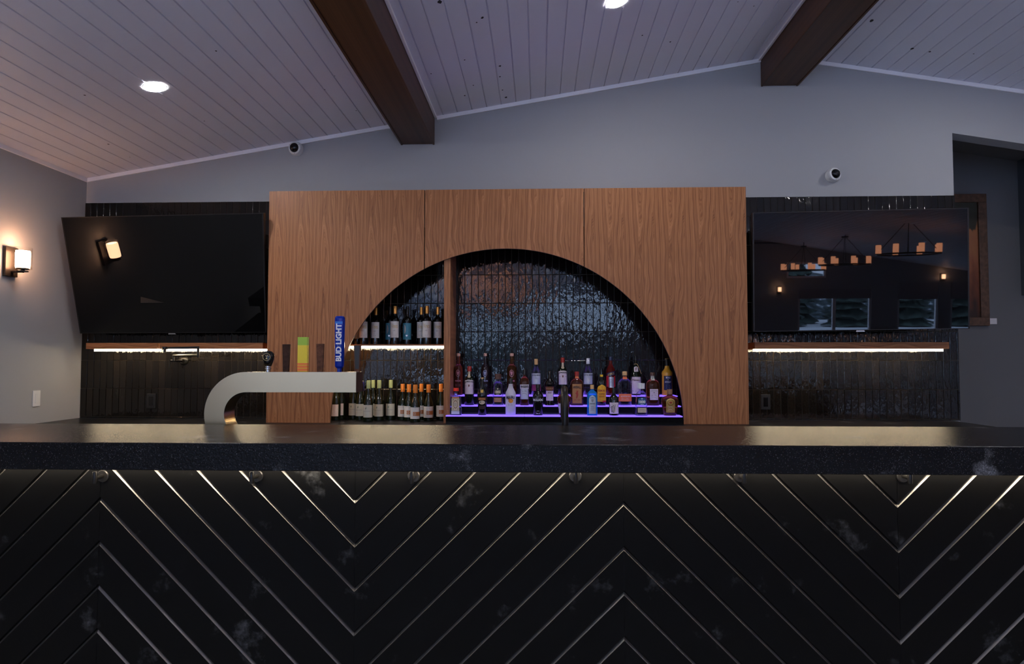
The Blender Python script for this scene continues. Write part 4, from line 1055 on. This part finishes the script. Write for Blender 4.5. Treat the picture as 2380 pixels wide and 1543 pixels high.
# front row
spirit('front', 1060, 901.7, 13.7, 'square bottle with bright red cap and ornate cream label, front step at left end', 'square', mat('glass_bluegrey', (.35, .38, .42), rough=.04, trans=.9), p=6, dr=.8, cap=(.885, 1.0, C_brightred, 1.0, .46),
       decals=(('rect', -.64, .64, .17, .62, L_cream, (('#ring', 0, .40, .8, .3, I_brn), ('#lines', 0, .40, .55, .12, I_gry), ('#bird', -.4, .57, .3, .06, I_blk), ('#bird', .4, .57, .3, .06, I_blk), ('#bird', -.4, .23, .3, .06, I_blk), ('#bird', .4, .23, .3, .06, I_blk))), ('rect', -.58, .58, .625, .675, L_copper), ('rect', -.68, .68, .04, .16, L_grey)))
spirit('front', 1121, 877.5, 11.6, 'black cream liqueur bottle with orange band and oval picture label', 'baileys', G_dark, cap=(.975, 1.0, C_tan, 1.1),
       decals=(('rect', -.72, .72, .40, .47, mat('label_rust', (.36, .10, .03), rough=.5), (('BAILEYS', 0, .435, 1.2, .045, I_gold, .7, .02),)), ('oval', -.60, .60, .285, .395, L_cream, (('#bird', -.3, .35, .4, .05, I_grn),)), ('rect', -.26, .26, .60, .68, L_gold), ('rect', -.62, .62, .16, .26, mat('label_dkbrown', (.03, .018, .012), rough=.5), (('#lines', 0, .21, .9, .07, L_brown),))))
spirit('front', 1186.8, 879.6, 12.3, 'glossy white coconut liqueur bottle with black cap and palm emblem', 'malibu', G_white, cap=(.855, 1.0, C_black, 1.12),
       decals=(('rect', 0, 0, .4, .4, None, (('MALIBU', 0, .50, 1.5, .075, I_blk, 1.8, .03), ('#disc', .08, .395, .85, .12, mat('sunset_orange', (.75, .28, .03), rough=.5)), ('#palm', -.25, .43, .75, .11, I_brn), ('#lines', 0, .285, .9, .06, I_gry))),))
spirit('front', 1250.4, 893, 12.4, 'matte black gin bottle with white lettering', 'bulldog', mat('matte_black_glass', (.006, .006, .007), rough=.15), cap=(.87, 1.0, C_black, 1.25),
       decals=(('rect', 0, 0, .4, .4, None, (('BULLDOG', 0, .50, 1.75, .075, I_wht, 0, .04), ('LONDON DRY GIN', 0, .555, 1.0, .025, I_gry, 0, .0), ('#bar', 0, .425, 1.0, .008, I_gry), ('GIN', 0, .14, .45, .022, I_wht), ('#bar', 0, .105, .8, .006, I_gry), ('40% alc', 0, .06, .7, .022, I_wht))),))
spirit('front', 1310.5, 899, 15, 'round-bodied amber rum bottle with white framed label, mostly hidden by the faucet', 'crown', G_brown, cap=(.86, 1.0, C_red, 1.1),
       decals=(('rect', -.93, .2, .08, .42, L_white, (('#bar', -.4, .25, .75, .25, L_brown), ('Gold', -.4, .25, .55, .07, I_wht))),))
spirit('front', 1376, 894.5, 11.8, 'bright blue square gin bottle with arched silver label', 'bombay', G_blue, p=4.5, dr=.85, cap=(.865, 1.0, C_tan, 1.25),
       decals=(('arch', -.66, .66, .06, .665, L_silver, (('BOMBAY', 0, .585, .8, .035, I_blk, .8, .02), ('#crest', 0, .49, .55, .12, I_gry), ('SAPPHIRE', 0, .385, 1.0, .04, I_blk, -.5, .02), ('#lines', 0, .25, .8, .16, I_gry))),))
def ears(t, Hh, hw):
    for sx in (-1, 1):
        MB().tube([(sx * hw * (.50 + .28 * math.sin(a)), 0, Hh * (.70 - .075 * math.cos(a))) for a in [PI * k / 10 for k in range(11)]], .0028, 8).build('ring_handle', G_clear, t)
spirit('front', 1426.4, 901, 11.2, 'small dark rum jug with ring handles at the neck and ink-drawn cream label', 'jug', G_dark, cap=(.80, 1.0, C_black, 1.2), extra=ears,
       decals=(('rect', -.90, .90, .07, .47, L_pink, (('#swirl', -.28, .24, .95, .30, I_blk), ('#bar', .45, .355, .65, .10, I_blk), ('#disc', .0, .16, .3, .07, L_cream))),))
spirit('front', 1490, 890.7, 14.5, 'clear faceted tequila bottle with chunky silver cap and dark blue label', 'trap', G_clear, **teq(C_white, L_blue, L_cream, I_wht))
spirit('front', 1556.5, 904.5, 19.8, 'wide squat whisky bottle with gold oval label, front step at right end', 'crown', G_brown, dr=.55, cap=(.80, 1.0, mat('cap_glassbrown', (.25, .12, .07), rough=.2), 1.15),
       decals=(('arch', -.50, .50, .12, .66, L_gold, (('#ring', 0, .50, .75, .22, I_brn), ('#crest', 0, .50, .35, .09, I_red), ('#lines', 0, .29, .6, .18, L_cream))),))

# wine bottles: one of each kind, then copies
def place(t, px, top, ybase=None, y=None, z0=None, H0=.30, label=None, hw0=.037, first=False, hwpx=None):
    if ybase is not None:
        q = atz(px, ybase, z0); yc = min(q.y + .036, 5.195)
    else: yc = y
    q = at(px, top, yc)
    t.location = (q.x, yc, z0 + .0004)
    s = (hwpx * yc / FP) / hw0
    t.scale = (s, s, (q.z - z0) / H0)
    if label: t['label'] = label
gold = bottle('wine_bottle', 'x', 'wine bottles on the arch shelf', 'wine', .30, .037, G_dark, cap=(.80, 1.0, C_gold, 1.12),
              decals=(('rect', -.90, .90, .175, .60, L_white, (('Vines', .05, .48, 1.35, .11, L_gold, 0, .0), ('MALBEC', 0, .36, .5, .022, I_gry), ('#bar', 0, .24, .6, .01, I_gry), ('#bar', 0, .20, 1.2, .008, I_gry))),))
teal = bottle('wine_bottle', 'x', 'wine bottles on the arch shelf', 'wine', .30, .037, G_dark, cap=(.80, 1.0, C_black, 1.12),
              decals=(('rect', -.93, .93, .13, .56, L_teal, (('#arc', -.55, .40, .85, .24, L_silver), ('#bar', -.5, .40, .45, .02, I_gry), ('#crest', .05, .23, .5, .05, L_silver))),))
fl = {'g': True, 't': True}
for kind, px, top, y, lb in [
    ('g', 831, 722, 5.15, 'white-labelled wine bottle at the far left of the arch shelf, half hidden by the wood'),
    ('g', 846, 713, 5.06, 'white-labelled wine bottle second from left on the arch shelf, its top hidden by the wood'),
    ('g', 873.6, 715, 5.10, 'gold-capped wine bottle standing alone, third from left on the arch shelf'),
    ('t', 906.7, 712, 5.15, 'teal-labelled wine bottle half hidden behind a white-labelled bottle on the arch shelf'),
    ('g', 918.4, 711.5, 5.06, 'gold-capped wine bottle in front of a teal-labelled bottle on the arch shelf'),
    ('t', 947, 712.5, 5.10, 'teal-labelled wine bottle standing alone on the arch shelf'),
    ('g', 979.5, 714, 5.14, 'gold-capped wine bottle behind another, left of the pair near the divider'),
    ('g', 992.7, 711, 5.06, 'gold-capped wine bottle in front, right of the pair near the divider'),
    ('g', 1017.8, 713.5, 5.12, 'gold-capped wine bottle next to the divider, rightmost on the arch shelf')]:
    src = gold if kind == 'g' else teal
    c = src if fl[kind] else copy_tree(src); fl[kind] = False
    place(c, px, top, y=y, z0=SHZ, label=lb, hwpx=10.8 if y < 5.08 else 10.3)
green = bottle('wine_bottle', 'x', 'wine bottles on the counter in the arch', 'burg', .31, .037, G_green, cap=(.80, 1.0, C_green, 1.15),
               decals=(('rect', -.93, .93, .105, .405, L_ltgreen, (('#bird', -.28, .33, .42, .065, I_grn), ('GREENBIRD', -.1, .255, 1.45, .028, I_gry, 0, .0))),))
orange = bottle('wine_bottle', 'x', 'wine bottles on the counter in the arch', 'burg', .31, .037, G_green, cap=(.78, 1.0, C_orange, 1.15),
                decals=(('rect', -.93, .93, .095, .40, L_white, (('PINOT GRIS', -.1, .36, 1.2, .022, I_gry, 0, .0), ('#ring', .05, .23, .3, .06, L_silver))), ('rect', -.25, .93, .175, .28, L_copper, (('#ring', .1, .228, .38, .07, L_white),))))
plain = bottle('wine_bottle', 'x', 'wine bottles on the counter in the arch', 'burg', .31, .037, G_green, cap=(.80, 1.0, C_green, 1.15),
               decals=(('rect', -.93, .75, .11, .41, L_pink, (('#bar', -.1, .29, 1.4, .02, I_gry), ('#bar', -.1, .17, .9, .008, I_gry))),))
fl = {'g': True, 'o': True, 'p': True}
for kind, px, top, base, hwp, lb in [
    ('p', 781, 886, 977.5, 11.3, 'dark wine bottle with plain pinkish label beside the left foot of the arch'),
    ('p', 793, 884, 974, 10.6, 'dark wine bottle mostly hidden behind the one at the left foot of the arch'),
    ('g', 822, 882, 975, 10.7, 'pale-labelled wine bottle leftmost of the green-capped group, cap hidden by the tower'),
    ('g', 838, 883, 977, 10.9, 'green-capped wine bottle at the end of the beer tower, second of its group'),
    ('g', 856.5, 884, 980.5, 11.4, 'green-capped wine bottle standing furthest forward in its group'),
    ('g', 867.5, 883, 975, 10.8, 'green-capped wine bottle mostly hidden behind two others of its group'),
    ('g', 881.5, 883.5, 978, 11.2, 'green-capped wine bottle fourth along the front of its group'),
    ('g', 908.5, 883, 976, 10.9, 'green-capped wine bottle standing alone, rightmost of its group'),
    ('o', 936, 892, 976.5, 11.0, 'orange-capped wine bottle leftmost of its group'),
    ('o', 950.5, 893, 978, 11.2, 'orange-capped wine bottle second from left, just behind the foremost one'),
    ('o', 965.5, 894, 982, 11.7, 'orange-capped wine bottle standing furthest forward in its group'),
    ('o', 979.5, 892, 976.5, 11.0, 'orange-capped wine bottle in the gap behind two forward ones'),
    ('o', 996.3, 893.5, 979, 11.6, 'orange-capped wine bottle right of the foremost one, second from right'),
    ('o', 1025, 892, 976.5, 11.0, 'orange-capped wine bottle partly hidden by the wooden divider')]:
    src = {'g': green, 'o': orange, 'p': plain}[kind]
    c = src if fl[kind] else copy_tree(src); fl[kind] = False
    place(c, px, top, ybase=base, z0=CZ, H0=.31, label=lb, hwpx=hwp)

# ---------------------------------------------------------------- outside the rear windows (seen only in the television)
tag(MB().box(-25, 40, -60, RW - .2, -.1, .25).build('snowy_ground', mat('snow', (0.75, 0.78, 0.82), rough=.9)), 'snow-covered ground outside the rear windows', 'ground')
tag(MB().box(-25, LW - .2, RW - .19, 6, -.1, .25).build('snowy_ground', MC['snow']), 'snow-covered ground outside the left windows', 'ground')
M_fir = mat('fir_green', (0.05, 0.075, 0.065), rough=.9, var=.5, bscale=3)
M_bark = mat('bark', (0.05, 0.035, 0.025), rough=.9)
fir = None
for i in range(30):
    X = -9.0 + (i % 15) * 2.62 + (1.3 if i > 14 else 0) + random.uniform(-.08, .08); Y = -22.5 - (3.0 if i > 14 else 0) - random.random() * .3
    if fir is None:
        fir = thing('fir_tree', 'dark fir tree in the snow outside the rear windows, seen only as a reflection', 'tree', (X, Y, .25), 'fir trees outside')
        m = MB()
        for k in range(12):
            z = .08 + k * .45; r = 1.25 * (1 - k / 14)
            m.lathe([(r, z), (r * .6, z + .22), (.08, z + .8)], 18)
        m.v = [(a * random.uniform(.8, 1.04), b * random.uniform(.8, 1.04), c + random.gauss(0, .05)) for a, b, c in m.v]
        m.build('foliage', M_fir, fir); MB().lathe([(.14, 0), (.10, .6)], 10).build('trunk', M_bark, fir)
    else:
        c = copy_tree(fir); c.location = (X, Y, .25); s_ = random.uniform(.9, 1.0); c.scale = (s_, s_, random.uniform(.75, 1.05)); c.rotation_euler = (0, 0, i * .7)

# low forested ridge added behind the firs to darken the reflected windows
m = MB(); n_ = 90
top = [(-40 + i * 1.1, 3.3 + .5 * math.sin(i * .31) + random.uniform(-.35, .35)) for i in range(n_)]
vs = [(x, -30, .2) for x, z in top] + [(x, -34, z * .6) for x, z in top] + [(x, -42, z) for x, z in top] + [(x, -50, .2) for x, z in top]
m.add(vs, [(r * n_ + i, (r + 1) * n_ + i, (r + 1) * n_ + i + 1, r * n_ + i + 1) for r in range(3) for i in range(n_ - 1)])
M_hill = mat('dimming_ridge_forest', (0.03, 0.045, 0.05), rough=.95)
n = N(M_hill); tc = n('ShaderNodeTexCoord'); a = n('ShaderNodeTexNoise'); a.inputs['Scale'].default_value = 2.6; a.inputs['Detail'].default_value = 5
n.l(tc.outputs['Object'], a.inputs['Vector'])
n.l(n.ramp(a.outputs['Fac'], [(.42, (.015, .025, .025)), (.6, (.08, .11, .13)), (.66, (.5, .55, .6))]), M_hill.node_tree.nodes['Principled BSDF'].inputs['Base Color'])
tag(m.build('dimming_ridge', M_hill), 'low dark forested ridge with snow, added outside to dim the reflected windows', 'hill')
